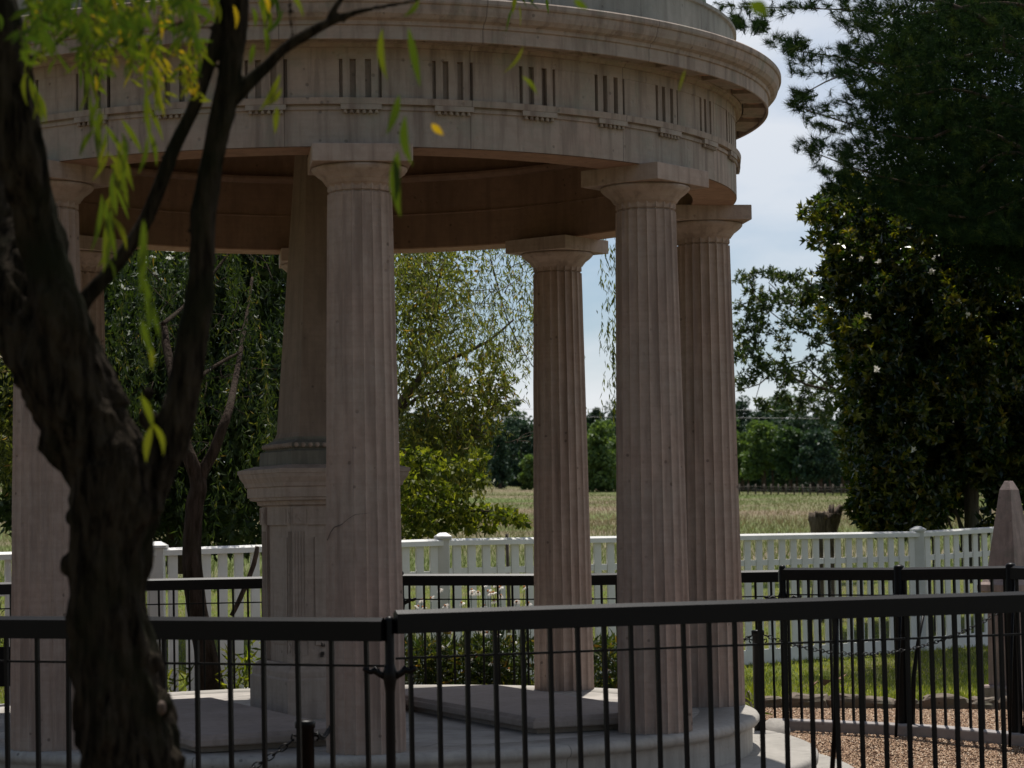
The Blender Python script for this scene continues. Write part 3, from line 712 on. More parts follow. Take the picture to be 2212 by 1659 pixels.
# kerb and round stone, edging stones
b = MB(); kp = [at(1668, 1556, 17.9), at(1740, 1559, 17.8), at(1900, 1570, 17.45), at(2035, 1583, 17.1), at(2330, 1612, 16.4)]
for p in kp: p.z = gz(p.x, p.y) + .115
b.sweep(kp, [(-.08, -.16), (.08, -.16), (.08, 0), (-.08, 0)]); tag(b.build('kerb', M['concrete'], bevel=.012), 'concrete kerb dividing the brown gravel', 'kerb', kind='structure')
p = at(1676, 1568, 17.3); b = MB(); b.lathe([(0, .05), (.085, .05), (.10, .035), (.10, -.02), (0, -.02)], 32)
o = b.build('round_stone', M['stone_podium'], loc=(p.x, p.y, gz(p.x, p.y) + .075)); o.rotation_euler = (.75, .25, 0); tag(o, 'pale round stone disc leaning at the end of the gravel kerb', 'stone')
x_ = 1.55; k = 0
ordn = ['first','second','third','fourth','fifth','sixth','seventh','eighth','ninth','tenth','eleventh','twelfth','thirteenth','fourteenth','fifteenth','sixteenth','seventeenth','eighteenth','nineteenth']
while x_ < 5.4:
    w_ = random.uniform(.20, .40); hgt = random.uniform(.15, .21)
    b = MB(); ni, nj = 14, 9; vs = []
    for j in range(nj + 1):
        for i in range(ni):
            a_ = 2 * PI * i / ni; ph = -PI / 2 + PI * j / nj
            sx_ = math.copysign(abs(math.cos(a_)) ** .45, math.cos(a_)); sy_ = math.copysign(abs(math.sin(a_)) ** .45, math.sin(a_))
            q = Vector((sx_ * w_ / 2 * math.cos(ph) ** .45 if abs(math.cos(ph)) > 1e-6 else 0, sy_ * .09 * max(0, math.cos(ph)) ** .45, math.copysign(abs(math.sin(ph)) ** .6, math.sin(ph)) * hgt / 2))
            q *= 1 + .38 * mnoise.noise(q * 9 + Vector((k * 7, 0, 0))) + .16 * mnoise.noise(q * 25 + Vector((k * 7, 5, 0)))
            vs.append(q)
    b.add(vs, [(j * ni + i, j * ni + (i + 1) % ni, (j + 1) * ni + (i + 1) % ni, (j + 1) * ni + i) for j in range(nj) for i in range(ni)], False)
    yy = stone_y(x_ + w_ / 2); o = b.build('edging_stone', M['rock'], loc=(x_ + w_ / 2, yy, gz(x_, yy) + hgt * .30)); o.rotation_euler = (0, random.uniform(-.06, .06), -.25 + random.uniform(-.1, .1))
    tag(o, f'brown edging rock, {ordn[k]} from the left in the row between gravel and lawn', 'rock', 'edging rocks between gravel and lawn')
    x_ += w_ * .95; k += 1

# small obelisk headstone at the right
c = at(2181, 1300, 19.9); t = empty('obelisk_headstone', (c.x + .02, c.y, gz(c.x, c.y)), 'small weathered pink stone obelisk at the right edge before the white fence', 'headstone'); t.rotation_euler = (0, 0, PI / 4 - .05)
zr = lambda py: at(2181, py, 19.9).z - gz(c.x, c.y)
s2 = .7071
sq([(.30 * s2, -.02), (.30 * s2, zr(1484)), (.285 * s2, zr(1479))]).build('base_block', M['granite'], t, bevel=.008)
sq([(.215 * s2, zr(1480)), (.205 * s2, zr(1280))]).build('die', M['granite'], t)
sq([(.215 * s2, zr(1282)), (.29 * s2, zr(1276)), (.29 * s2, zr(1262)), (.25 * s2, zr(1256)), (.23 * s2, zr(1250))]).build('cap_moulding', M['granite'], t, bevel=.004)
sq([(.215 * s2, zr(1252)), (.082 * s2, zr(1058)), (.037 * s2, zr(1039))]).build('shaft', M['granite'], t, bevel=.003)

# stump
p = at(1781, 1150, 33); zt = at(1781, 1108, 33).z; g0 = gz(p.x, 33)
t = empty('tree_stump', (p.x, 33, g0), 'broken grey tree stump standing in the meadow beyond the picket fence', 'stump')
b = MB(); h = zt - g0; k_ = 14; pts = [(0.01 * math.sin(i), 0, h * i / k_) for i in range(k_ + 1)]
b.tube(pts, [.16 + .05 * (i / k_) ** 3 + .06 * (1 - i / k_) ** 3 for i in range(k_ + 1)], 28, .25, 6, .5)
b.build('trunk', M['cutwood'], t)
b = MB()
for i in range(26):
    a_ = random.uniform(0, 2 * PI); r_ = random.uniform(.02, .19); hh = random.uniform(-.02, .035) + (.09 if math.cos(a_) * r_ > .08 else 0)
    b.tube([(r_ * math.cos(a_), r_ * math.sin(a_), h - .08), (r_ * math.cos(a_) * 1.1, r_ * math.sin(a_) * 1.1, h + hh)], [.035, .014], 5, .5, 20)
b.tube([(.12, 0, h - .12), (.20, 0, h + .02), (.24, -.02, h + .10)], [.06, .055, .04], 10, .3, 9); b.build('splinters', M['cutwood'], t)

# dark plaque at the far left
p = at(4, 1440, 16.2); b = MB(); b.box((0, 0, 0), (.24, .02, .27)); b.box((0, 0, -.35), (.03, .03, .5)); tag(b.build('plaque', M['iron'], loc=(p.x - .04, p.y, p.z)), 'black metal plaque on a stake at the left edge behind the columns', 'plaque')

# ================================================================== TREES
def limb(b, pts, n=8, rough=.12, freq=8, ridge=0, seed=0):
    """pts: (px, py, width px, Y)"""
    P_ = [at(a, c, d) for a, c, w_, d in pts]; R_ = [w_ / 2 / ppm(d) for a, c, w_, d in pts]
    # resample smoothly (Catmull-Rom)
    out = []; rr = []
    for i in range(len(P_) - 1):
        p0, p1, p2, p3 = P_[max(0, i - 1)], P_[i], P_[i + 1], P_[min(len(P_) - 1, i + 2)]
        k = max(2, int((p2 - p1).length / (.12 if n < 20 else .028)))
        for j in range(k):
            t = j / k
            out.append(.5 * ((2 * p1) + (p2 - p0) * t + (2 * p0 - 5 * p1 + 4 * p2 - p3) * t * t + (3 * p1 - p0 - 3 * p2 + p3) * t ** 3)); rr.append(R_[i] * (1 - t) + R_[i + 1] * t)
    out.append(P_[-1]); rr.append(R_[-1])
    b.tube(out, rr, n, rough, freq, ridge, seed=seed)

# --- foreground willow
base = at(300, 1900, 6.0)
wl = empty('willow_tree', (base.x, 6.0, -.52), 'dark gnarled willow in the left foreground with a forked trunk and hanging leaves', 'tree'); WO = wl.location.copy()
b = MB()
Y = 6.0
limb(b, [(352, 2140, 300, Y), (330, 1900, 240, Y), (300, 1760, 212, Y), (282, 1659, 205, Y), (262, 1550, 190, Y), (247, 1450, 178, Y), (236, 1350, 172, Y), (232, 1250, 168, Y), (236, 1170, 172, Y), (248, 1090, 200, Y), (254, 1010, 190, Y), (252, 950, 120, Y), (250, 920, 60, Y)], 110, .24, 8, .42)
limb(b, [(240, 1090, 130, Y), (215, 980, 190, Y), (168, 890, 185, Y), (125, 790, 185, Y), (86, 690, 186, Y + .05), (52, 600, 150, Y + .1), (22, 480, 120, Y + .2), (10, 300, 85, Y + .25), (-40, 60, 80, Y + .3), (-80, -200, 70, Y + .3)], 90, .22, 8, .40, seed=4)
limb(b, [(200, 900, 150, Y), (165, 800, 150, Y), (135, 690, 120, Y - .05), (108, 590, 100, Y - .05), (80, 480, 98, Y - .05), (50, 340, 104, Y - .1), (20, 180, 104, Y - .1), (-12, 20, 100, Y - .1), (-50, -200, 90, Y - .1)], 80, .22, 8, .40, seed=9)
limb(b, [(290, 1110, 90, Y), (335, 1030, 88, Y), (368, 950, 78, Y), (392, 860, 76, Y), (416, 750, 72, Y), (432, 640, 66, Y), (437, 540, 58, Y), (445, 432, 52, Y), (462, 324, 50, Y), (485, 216, 52, Y), (503, 108, 50, Y), (512, 0, 56, Y), (516, -160, 50, Y)], 60, .24, 11, .38, seed=14)
limb(b, [(160, 690, 50, Y), (182, 650, 36, Y), (234, 592, 34, Y), (274, 540, 34, Y), (313, 479, 32, Y), (346, 400, 32, Y), (374, 324, 31, Y), (425, 216, 30, Y), (465, 90, 29, Y), (490, -10, 28, Y), (520, -200, 26, Y)], 20, .10, 12, .04, seed=20)
limb(b, [(498, 222, 30, Y), (535, 180, 32, Y), (576, 144, 28, Y), (612, 106, 24, Y), (666, 72, 25, Y), (712, 48, 20, Y), (770, 26, 13, Y), (840, 12, 9, Y), (900, 0, 7, Y), (980, -30, 5, Y)], 16, .12, 14, .04, seed=23)
limb(b, [(706, 56, 18, Y), (722, 20, 15, Y), (745, -15, 13, Y), (780, -80, 11, Y)], 12, .1, 14, seed=25)
for l in ([(632, 90, 7, Y), (628, 40, 6, Y), (624, -20, 5, Y)], [(545, 60, 4, Y), (600, 30, 4, Y), (690, 25, 3, Y), (760, 60, 3, Y)],
          [(330, 80, 8, Y), (380, 52, 7, Y), (450, 60, 6, Y), (530, 40, 5, Y)], [(45, 135, 14, Y), (100, 110, 12, Y), (160, 65, 10, Y), (230, 20, 8, Y), (300, -30, 6, Y)],
          [(200, 40, 6, Y), (262, 42, 6, Y), (330, 100, 5, Y)], [(360, -10, 6, Y), (400, 60, 5, Y), (430, 170, 3, Y), (436, 230, 2, Y)], [(290, 60, 5, Y - .3), (318, 150, 4, Y - .3), (320, 260, 3, Y - .3)],
          [(560, 30, 3, Y), (650, 5, 3, Y), (720, -20, 3, Y)], [(300, 240, 3, Y), (330, 330, 3, Y), (420, 370, 2, Y)], [(335, 478, 4, Y), (380, 492, 3, Y), (405, 500, 2, Y)]):
    limb(b, l, 7, .1, 20)
for (kx, ky, kr) in ((150, 1115, 22), (140, 1220, 26), (172, 1245, 18), (160, 1290, 20), (355, 1520, 34), (172, 1595, 26), (365, 1660, 30), (118, 985, 18), (328, 905, 24), (330, 850, 16), (210, 1320, 18), (345, 1430, 22)):
    q = at(kx + (10 if kx < 250 else -10), ky, Y - .02); r_ = kr / ppm(Y) * .8
    b.tube([q + Vector((0, 0, -r_ * 1.3)), q + Vector((0, 0, -r_ * .8)), q, q + Vector((0, 0, r_ * .8)), q + Vector((0, 0, r_ * 1.2))], [r_ * .25, r_ * .8, r_, r_ * .75, r_ * .2], 16, .7, 22, .5)
tr = b.build('trunk', M['bark'], wl); tr.location = -WO
rm = tr.modifiers.new('join', 'REMESH'); rm.mode = 'VOXEL'; rm.voxel_size = .006; rm.use_smooth_shade = True
smo = tr.modifiers.new('smooth', 'SMOOTH'); smo.factor = .5; smo.iterations = 1
b = MB()
for (px, py, rx, rz_) in ((367, 1532, 18, 30), (364, 1450, 8, 26)):
    q = at(px - 18, py, Y - .085); b.lathe([(0, 0), (rx / ppm(Y) * .8, .0), (rx / ppm(Y), -.01)], 16, c=(0, 0, 0)); 
o = b.build('scar', M['wound'], wl); q = at(352, 1530, Y - .095); o.location = q - WO; o.rotation_euler = (PI / 2, 0, .5); o.scale = (.55, .85, 1)
cw = Crown()
def fl(x0, y0, x1, y1, wpx, Y, t, bend=.1):     # one leaf: from stalk end to tip
    a = np.array(at(x0, y0, Y))[None]; c = np.array(at(x1, y1, Y))[None]; d = c - a; L = np.linalg.norm(d)
    u_ = d / L; sd = np.cross(u_, [[0, 1, 0]]); rs = [0, .12, .3, .5, .7, .88, 1.0]; ws = [.08, .55, .95, 1.0, .75, .35, 0.02]
    vs = []
    for r_, w_ in zip(rs, ws):
        c_ = a + d * r_ + sd * (bend * L * 4 * r_ * (1 - r_)); hw = wpx / ppm(Y) / 2 * w_
        vs += [c_ - sd * hw + np.array([[0, hw * .5, 0]]), c_ + sd * hw]
    v = np.concatenate(vs); f = np.array([[2 * i, 2 * i + 1, 2 * i + 3, 2 * i + 2] for i in range(6)])
    cw.put(v, f, np.full(6, t))
tws = []
def spray(x0, y0, x1, y1, n, Y, ln=(45, 85), wd=(8, 13), t=(.3, .95), spread=.5, twig=True):
    """leafy hanging twig from (x0,y0) to (x1,y1)"""
    for i in range(n):
        r_ = (i + random.random()) / n; x = x0 + (x1 - x0) * r_; y = y0 + (y1 - y0) * r_
        a = PI / 2 + random.gauss(0, spread); L = random.uniform(*ln)
        fl(x, y, x + L * math.cos(a), y + L * abs(math.sin(a)), random.uniform(*wd), Y + random.gauss(0, .12), random.uniform(*t), random.gauss(0, .06))
    if twig:
        tw = MB(); tws.append(tw); limb(tw, [(x0, y0, 3, Y), ((x0 + x1) / 2 + 4, (y0 + y1) / 2, 2.4, Y), (x1, y1, 1.6, Y)], 5, 0)
for i in range(62):      # dense leafy mass at the top left
    x = random.triangular(15, 480, 170); y = random.uniform(-70, 95) - .10 * abs(x - 200) * .3
    spray(x, y, x + random.uniform(-25, 40), y + random.uniform(40, 120), random.randint(5, 8), random.uniform(5.2, 6.8), (22, 58), (5, 9), (.1, 1), .8)
for i in range(22):
    x = random.uniform(20, 420); y = random.uniform(-60, 60)
    spray(x, y, x + random.uniform(-10, 20), y + random.uniform(30, 80), 7, random.uniform(4.6, 5.6), (30, 60), (8, 13), (.0, .45), .8)
for i in range(16):      # shrivelled light twigs right of the mass
    x = random.uniform(300, 450); y = random.uniform(60, 190)
    spray(x, y, x + random.uniform(-12, 22), y + random.uniform(30, 80), 6, random.uniform(5.6, 6.4), (16, 34), (5, 8), (.8, 1), .9)
for a in ((215, 200, 250, 420, 12), (250, 300, 232, 560, 12), (318, 130, 318, 300, 8), (262, 250, 268, 380, 7), (190, 120, 205, 300, 9), (55, 150, 90, 215, 8), (300, 60, 350, 200, 9)):
    spray(*a, 5.6, (50, 90), (8, 13), (.45, .9), .25)
for l in ((310, 475, 300, 590, 17, 4.6, .5, .03), (318, 530, 306, 640, 16, 4.6, .45, -.04), (312, 600, 320, 720, 17, 4.6, .4, .05), (306, 690, 330, 770, 15, 4.6, .5, -.03), (322, 640, 348, 740, 11, 4.6, .35, .0), (318, 740, 326, 800, 12, 4.7, .9, .1),
          (306, 855, 330, 925, 16, 4.8, .75, .04), (328, 920, 316, 1000, 17, 4.8, .88, -.06), (330, 915, 352, 985, 13, 4.8, .85, .12),
          (826, 62, 838, 175, 15, 5.2, .75, -.08), (882, 60, 908, 190, 17, 5.2, .35, .0), (862, 205, 834, 292, 18, 5.0, .35, .04), (876, 250, 892, 358, 19, 5.0, .38, -.10), (860, 325, 866, 470, 24, 4.8, .5, -.07), (850, 340, 852, 440, 15, 4.8, .3, .07), (932, 268, 958, 292, 15, 5.1, 1.0, .0),
          (1130, 100, 1085, 158, 7, 5.5, .9, .1), (1128, 165, 1160, 205, 9, 5.5, .7, .1), (1240, 0, 1270, 20, 14, 5.2, .5, .0), (1480, 150, 1465, 200, 5, 5.5, .8, 0), (605, 160, 560, 240, 14, 5.6, .8, .05), (608, 190, 575, 228, 12, 5.6, .85, .1), (598, 230, 594, 290, 13, 5.6, .8, .0), (548, 95, 540, 140, 12, 5.6, .5, 0), (570, 60, 574, 120, 12, 5.6, .6, .1),
          (220, 420, 196, 545, 13, 5.4, .55, .05), (228, 430, 248, 540, 12, 5.4, .5, -.04), (232, 470, 224, 590, 14, 5.4, .7, .0), (905, 0, 870, 36, 12, 5.2, .6, .1), (1620, 5, 1660, 35, 30, 4.0, .5, .1)):
    fl(*l)
for i in range(60):
    a_ = random.uniform(-30, 620); y0 = random.uniform(-30, 40)
    fl(a_, y0, a_ + random.gauss(0, 20), y0 + random.uniform(40, 70), 10, random.uniform(5.2, 6.5), random.random())
# unseen willow canopy above the frame, added to shade trunk and tomb
for i in range(420):
    x = random.gauss(-1.0, 1.5); y = 5.8 + random.gauss(0, 1.6); zt = random.uniform(3.2, 5.6) + .1 * abs(y - 6)
    if y < 1.5: continue
    cw.strand((x, y, zt), random.uniform(.5, max(.55, zt - 2.9 - max(0, (y - 6) * .25)) * .8), 20, .10, .016, (random.gauss(0, .1), random.gauss(0, .1)), (.1, .9))
for i in range(150):  # unseen clumps overhead and behind the camera, put in to cut skylight
    x = random.uniform(-4.5, 3.2); y = random.uniform(-3.5, 5.0); zt = 3.9 + random.uniform(-.4, 1.2) + .10 * max(0, 3 - y) - .1 * abs(x)
    cw.clump((x, y, max(zt, 1.285 + .235 * y + 1.0)), (.6, .6, .35), 210, .11, .024, .6, (.1, .8))
o = cw.build('leaves', M['lf_willow'], wl); o.location = -WO
for tw in tws[:98]:
    o = tw.build('twig', M['twig'], wl); o.location = -WO

# --- trees behind the tomb
def tree(name, px, Yd, label, cat='tree', group=None):
    g = at(px, 1200, Yd); z_ = gz(g.x, Yd); t = empty(name, (g.x, Yd, z_), label, cat, group); return t, -t.location.copy()
def place(o, off): o.location = off; return o

# leaning trunk tree with the dark mass of foliage (left, behind)
t, off = tree('willow_tree', 455, 19.2, 'leaning brown trunk with dark drooping foliage behind the tomb on the left')
b = MB(); Y = 19.5
limb(b, [(470, 1600, 64, Y), (458, 1490, 55, Y), (444, 1407, 48, Y), (428, 1328, 46, Y), (416, 1240, 43, Y), (414, 1170, 42, Y), (420, 1090, 40, Y), (428, 1040, 38, Y), (400, 960, 26, Y), (380, 850, 22, Y + .5), (350, 700, 18, Y + 1)], 24, .14, 5, .08)
limb(b, [(424, 1060, 24, Y), (440, 1015, 26, Y), (461, 978, 25, Y), (482, 920, 22, Y), (496, 880, 17, Y + .2), (512, 800, 12, Y + 1.3), (530, 700, 8, Y + 2.4), (545, 600, 6, Y + 3)], 16, .12, 6, .05)
limb(b, [(384, 860, 12, Y), (450, 800, 9, Y + 1), (520, 760, 6, Y + 1.5)], 8); limb(b, [(352, 700, 10, Y), (420, 640, 8, Y + 1), (500, 540, 5, Y + 1.5)], 8)
b2 = MB(); limb(b2, [(500, 1330, 10, Y + .2), (520, 1290, 11, Y + .2), (548, 1220, 11, Y + .2), (556, 1180, 10, Y + .2)], 10, .1); place(b2.build('low_branch', M['bark2'], t), off)
for i in range(40):
    x = random.uniform(240, 600); y = random.uniform(500, 1000)
    limb(b, [(x, y, 2.5, 21), (x + random.uniform(-40, 40), y - random.uniform(10, 50), 2, 21.3), (x + random.uniform(-70, 70), y - random.uniform(-10, 80), 1.3, 21.6)], 4)
place(b.build('trunk', M['bark3'], t), off)
c = Crown()
for i in range(270):
    x = random.uniform(120, 680); y = random.uniform(380, 860); Yd = random.uniform(20.5, 24)
    c.strand(at(x, y, Yd), random.uniform(.5, 1.5), random.randint(26, 46), .085, .015, (random.gauss(0, .15), random.gauss(0, .15)), (.0, .5) if random.random() < .75 else (.3, 1), .9)
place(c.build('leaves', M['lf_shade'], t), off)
# dark evergreen mass behind it
t, off = tree('evergreen_tree', 380, 29, 'very dark dense evergreen mass filling the gap behind the leaning trunk')
b = MB(); limb(b, [(380, 1240, 40, 29), (380, 900, 36, 29), (390, 500, 20, 29)], 12, .1); place(b.build('trunk', M['bark2'], t), off)
c = Crown()
for i in range(210):
    x = random.uniform(-20, 660); y = random.uniform(400, 1130); 
    if x < 60 and y > 1000: continue
    c.clump(at(x, y, random.uniform(27, 31.5)), (.55, .8, .5), 520, .13, .055, .3, (0, .75), shell=.2)
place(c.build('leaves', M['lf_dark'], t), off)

# centre tree: branches, drooping leaves, sky gaps
t, off = tree('willow_tree', 880, 25, 'leafy tree seen between the front column and the rear column, with drooping sprays')
b = MB(); Y = 25
limb(b, [(800, 1230, 40, Y), (805, 1100, 36, Y), (820, 980, 32, Y), (850, 900, 24, Y), (880, 850, 16, Y), (925, 800, 12, Y), (985, 770, 9, Y), (1050, 740, 6, Y), (1110, 690, 4, Y)], 14, .12, 6)
limb(b, [(862, 885, 14, Y), (905, 820, 9, Y), (925, 740, 7, Y), (940, 640, 5, Y), (960, 560, 4, Y)], 8); b2 = MB(); limb(b2, [(820, 1140, 9, Y - 1), (880, 1120, 7, Y - 2), (950, 1110, 5, Y - 2), (1060, 1105, 4, Y - 2), (1135, 1135, 2, Y - 2)], 7); place(b2.build('low_branch', M['bark2'], t), off)
limb(b, [(850, 905, 10, Y), (900, 860, 7, Y), (960, 845, 5, Y), (1040, 860, 3, Y)], 7); limb(b, [(820, 990, 14, Y), (870, 980, 9, Y), (940, 960, 5, Y), (1020, 1000, 3, Y)], 7)
limb(b, [(1060, 560, 4, Y), (1100, 700, 3, Y), (1150, 790, 2, Y), (1186, 830, 1.5, Y)], 5)
for i in range(60):
    x = random.uniform(860, 1130); y = random.uniform(540, 1000)
    limb(b, [(x, y, 2.2, 24.5), (x + random.uniform(0, 40), y - random.uniform(-20, 30), 1.7, 24.7), (x + random.uniform(10, 70), y - random.uniform(-40, 40), 1.1, 25)], 4)
place(b.build('trunk', M['bark2'], t), off)
c = Crown()
for i in range(520):   # drooping fine sprays
    x = 850 + 310 * random.random() ** 1.25; y = random.uniform(400, 760) - (x - 850) * .1; Yd = random.uniform(23, 27)
    c.strand(at(x, y, Yd), random.uniform(.35, .95), random.randint(14, 28), .082, .0145, (random.gauss(.08, .30), random.gauss(0, .2)), (.1, 1), 1.0)
for x, y0, L_ in ((1300, 440, 1.5), (1308, 500, 1.75), (1318, 520, 1.8), (1325, 560, 1.6), (1328, 470, 1.5), (1312, 640, 1.2), (1296, 560, .35), (1186, 640, .3), (1322, 700, 1.0), (1330, 620, 1.4), (1340, 500, 2)):
    c.strand(at(x, y0, 23.5), L_, int(L_ * 34), .085, .015, (random.gauss(0, .08), 0), (.1, .8), .5)
place(c.build('hanging_leaves', M['lf_droop'], t), off)
c = Crown()
for i in range(44):
    x = 845 + 165 * random.random() ** 1.2; y = random.uniform(470, 1010)
    c.clump(at(x, y, random.uniform(24.5, 27)), (.24, .4, .22), 80, .085, .032, .5, (.1, 1), .3)
for x, y, r_ in ((900, 640, .3), (880, 560, .4), (920, 720, .3), (1040, 850, .22), (1070, 830, .16), (1000, 880, .3), (1030, 920, .25), (960, 930, .35), (900, 960, .4), (1010, 960, .22), (960, 1000, .3), (900, 1040, .35), (880, 1110, .25), (1080, 870, .12), (940, 1060, .22), (990, 1030, .15), (870, 1060, .35), (950, 1120, .2), (1010, 1120, .1), (880, 1000, .4)):
    c.clump(at(x, y, 25), (r_, .4, r_), int(260 * r_ / .3), .085, .034, .5, (.1, 1), .3)
for i in range(330):
    y = random.uniform(720, 1080); x = random.uniform(855, np.interp(y, [720, 760, 830, 870, 940, 1000, 1080], [1090, 1080, 1100, 1080, 1030, 1050, 1010]))
    c.strand(at(x, y, random.uniform(24, 25.5)), random.uniform(.12, .42), random.randint(10, 24), .08, .022, (random.gauss(.03, .1), random.gauss(0, .1)), (.2, 1), .9)
place(c.build('leaves', M['lf_droop'], t), off)
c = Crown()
for x, y, r_ in ((880, 1150, .15), (900, 1120, .12), (930, 1100, .14), (955, 1090, .12), (985, 1104, .13), (1015, 1112, .12), (1045, 1104, .10), (1075, 1112, .09), (1105, 1116, .08), (1128, 1126, .06), (1058, 1138, .06), (900, 1072, .12), (935, 1050, .12), (955, 1012, .14), (1000, 1002, .13), (1030, 985, .10), (1040, 1038, .06), (930, 1142, .12), (975, 1134, .10), (1000, 1062, .07), (885, 985, .15), (925, 990, .14), (880, 1040, .14), (965, 1060, .08), (870, 1090, .14), (1090, 1104, .05), (1012, 1138, .06)):
    c.clump(at(x, y, 23 + random.uniform(-.3, .3)), (r_, .22, r_ * .62), int(40 + 620 * r_ ** 1.15), .08, .042, .45, (.0, 1), .35, out=.8)
place(c.build('bright_leaves', M['lf_bright'], t), off)

# far left bright foliage
t, off = tree('broadleaf_tree', -40, 27, 'sunlit green tree at the very left edge beyond the white fence')
b = MB(); limb(b, [(-60, 1260, 26, 27), (-50, 1100, 22, 27), (-20, 900, 14, 27), (20, 700, 8, 27)], 10, .1); place(b.build('trunk', M['bark2'], t), off)
c = Crown()
for i in range(40):
    x = random.uniform(-150, 70); y = random.uniform(720, 1040) 
    c.clump(at(x, y, random.uniform(25.5, 28)), (.3, .5, .3), 150, .09, .03, .7, (.2, 1), .3)
place(c.build('leaves', M['lf_droop'], t), off)

# --- magnolia
t, off = tree('magnolia_tree', 2098, 31, 'big dark glossy magnolia with white blossoms at the right, thin trunk behind the fence')
b = MB(); Y = 31
limb(b, [(2100, 1260, 36, Y), (2100, 1150, 34, Y), (2098, 1050, 30, Y), (2096, 960, 28, Y), (2080, 800, 26, Y), (2040, 600, 20, Y), (2000, 450, 12, Y)], 16, .06, 5)
for l in ([(2082, 1250, 9, Y), (2078, 1150, 9, Y), (2060, 1095, 7, Y), (2035, 1060, 5, Y)], [(2076, 1190, 5, Y), (2055, 1140, 5, Y), (2040, 1100, 4, Y)], [(2000, 1180, 5, Y), (2025, 1130, 4, Y), (2030, 1090, 3, Y), (1990, 1085, 3, Y)], [(2085, 1150, 3, Y), (2060, 1105, 3, Y), (2010, 1100, 3, Y)], [(2098, 960, 14, Y), (2000, 900, 9, Y), (1900, 860, 6, Y)], [(2085, 820, 12, Y), (1980, 720, 8, Y), (1860, 660, 5, Y)]): limb(b, l, 8, .1)
place(b.build('trunk', M['palebark'], t), off)
c = Crown()
outl = [(400, 1780, 2420), (450, 1790, 2420), (500, 1775, 2420), (540, 1800, 2420), (600, 1800, 2420), (650, 1785, 2420), (700, 1800, 2420), (760, 1815, 2420), (820, 1845, 2420), (880, 1840, 2420), (940, 1850, 2420), (1000, 1840, 2420), (1032, 1858, 2075), (1090, 1850, 2025), (1120, 1872, 1965)]
def span(y):
    for (a0, l0, r0), (a1, l1, r1) in zip(outl[:-1], outl[1:]):
        if a0 <= y <= a1: k = (y - a0) / (a1 - a0); return l0 + (l1 - l0) * k, r0 + (r1 - r0) * k
    return 2000, 2010
for i in range(560):
    y = random.uniform(400, 1120); l, r = span(y); x = random.uniform(l + 10, r)
    Yd = 31 + random.uniform(-1.8, 2.2) * math.sqrt(max(.1, 1 - (max(0, 2100 - x) / 330) ** 2))
    c.rosettes(at(x, y, Yd), (.24, .35, .22), 32, 9, .105, .038, (0, .95), .1)
for i in range(80):   # outline sprays
    y = random.uniform(400, 1130); l, r = span(y); x = l + random.uniform(-12, 22)
    c.rosettes(at(x, y, 30 + random.random()), (.10, .2, .08), 5, 9, .12, .045, (.2, .9), 0)
for x, y in ((1745, 460), (1765, 470), (1780, 440), (1800, 420), (1760, 520), (1775, 600), (1750, 640), (1740, 655), (1990, 880), (2110, 870), (1850, 890), (1830, 945), (1840, 1000), (2120, 455), (1845, 700)):
    c.rosettes(at(x, y, 29.2), (.12, .2, .1), 8, 9, .12, .045, (.45, .85), 0)
for x, y in ((1845, 1110), (1858, 1085), (1870, 1130), (1890, 1135), (1930, 1140), (1960, 1145), (2130, 1130), (2150, 1060), (2145, 1100), (2170, 1010), (1990, 1118), (2155, 1030), (2175, 1045), (2200, 1030), (2195, 1070), (2215, 1085), (2135, 1020)):
    c.rosettes(at(x, y, 30), (.12, .2, .1), 10, 9, .14, .052, (.0, .8), 0)
# denser inner foliage
for i in range(260):
    y = random.uniform(430, 1090); l, r = span(y); x = random.uniform(l + 60, r)
    c.clump(at(x, y, random.uniform(31, 33.5)), (.4, .4, .4), 110, .16, .07, .2, (0, .3), .2)
place(c.build('leaves', M['lf_mag'], t), off)
for k, (x, y, s_) in enumerate(((2090, 536, 1), (2013, 587, .9), (1874, 683, 1), (1893, 798, .9), (2090, 681, .8), (2157, 583, .8), (1898, 568, .9), (2070, 650, .6), (1972, 972, .9), (2016, 560, .5), (2075, 543, .5), (1860, 560, .7))):
    p = np.array(at(x, y, 28.95))[None]; v, f = leaves(np.repeat(p, 9, 0), rng.normal(size=(9, 3)) + np.array([0, -.4, .7]), .062 * s_, .042 * s_, .3, .2)
    c1 = np_mesh('blossom', v - np.array(at(x, y, 28.95)), f, M['white_leaf'], t, rng.random(9)); c1.location = at(x, y, 28.95) + off

# --- oak-like tree between column and magnolia
t, off = tree('oak_tree', 1900, 44, 'open branched tree spreading left of the magnolia against the sky')
b = MB(); Y = 44
limb(b, [(1960, 1160, 34, Y), (1930, 960, 30, Y), (1880, 860, 22, Y), (1850, 780, 18, Y), (1810, 720, 12, Y), (1790, 680, 8, Y), (1770, 640, 5, Y), (1740, 600, 3, Y)], 10, .1)
for l in ([(1900, 880, 12, Y), (1800, 845, 8, Y), (1740, 830, 6, Y), (1680, 800, 4, Y), (1640, 830, 3, Y), (1600, 840, 2, Y)], [(1810, 845, 6, Y), (1760, 810, 4, Y), (1730, 780, 3, Y), (1690, 790, 2.5, Y), (1655, 760, 2, Y)], [(1850, 770, 7, Y), (1780, 740, 4, Y), (1700, 700, 3, Y), (1640, 650, 2, Y), (1620, 610, 1.5, Y)], [(1700, 810, 3, Y), (1680, 850, 2, Y), (1672, 890, 1.5, Y)], [(1800, 700, 5, Y), (1740, 680, 3, Y), (1660, 610, 2, Y)], [(1650, 800, 2, Y), (1630, 870, 1.5, Y)]): limb(b, l, 6, .1)
place(b.build('trunk', M['bark2'], t), off)
c = Crown()
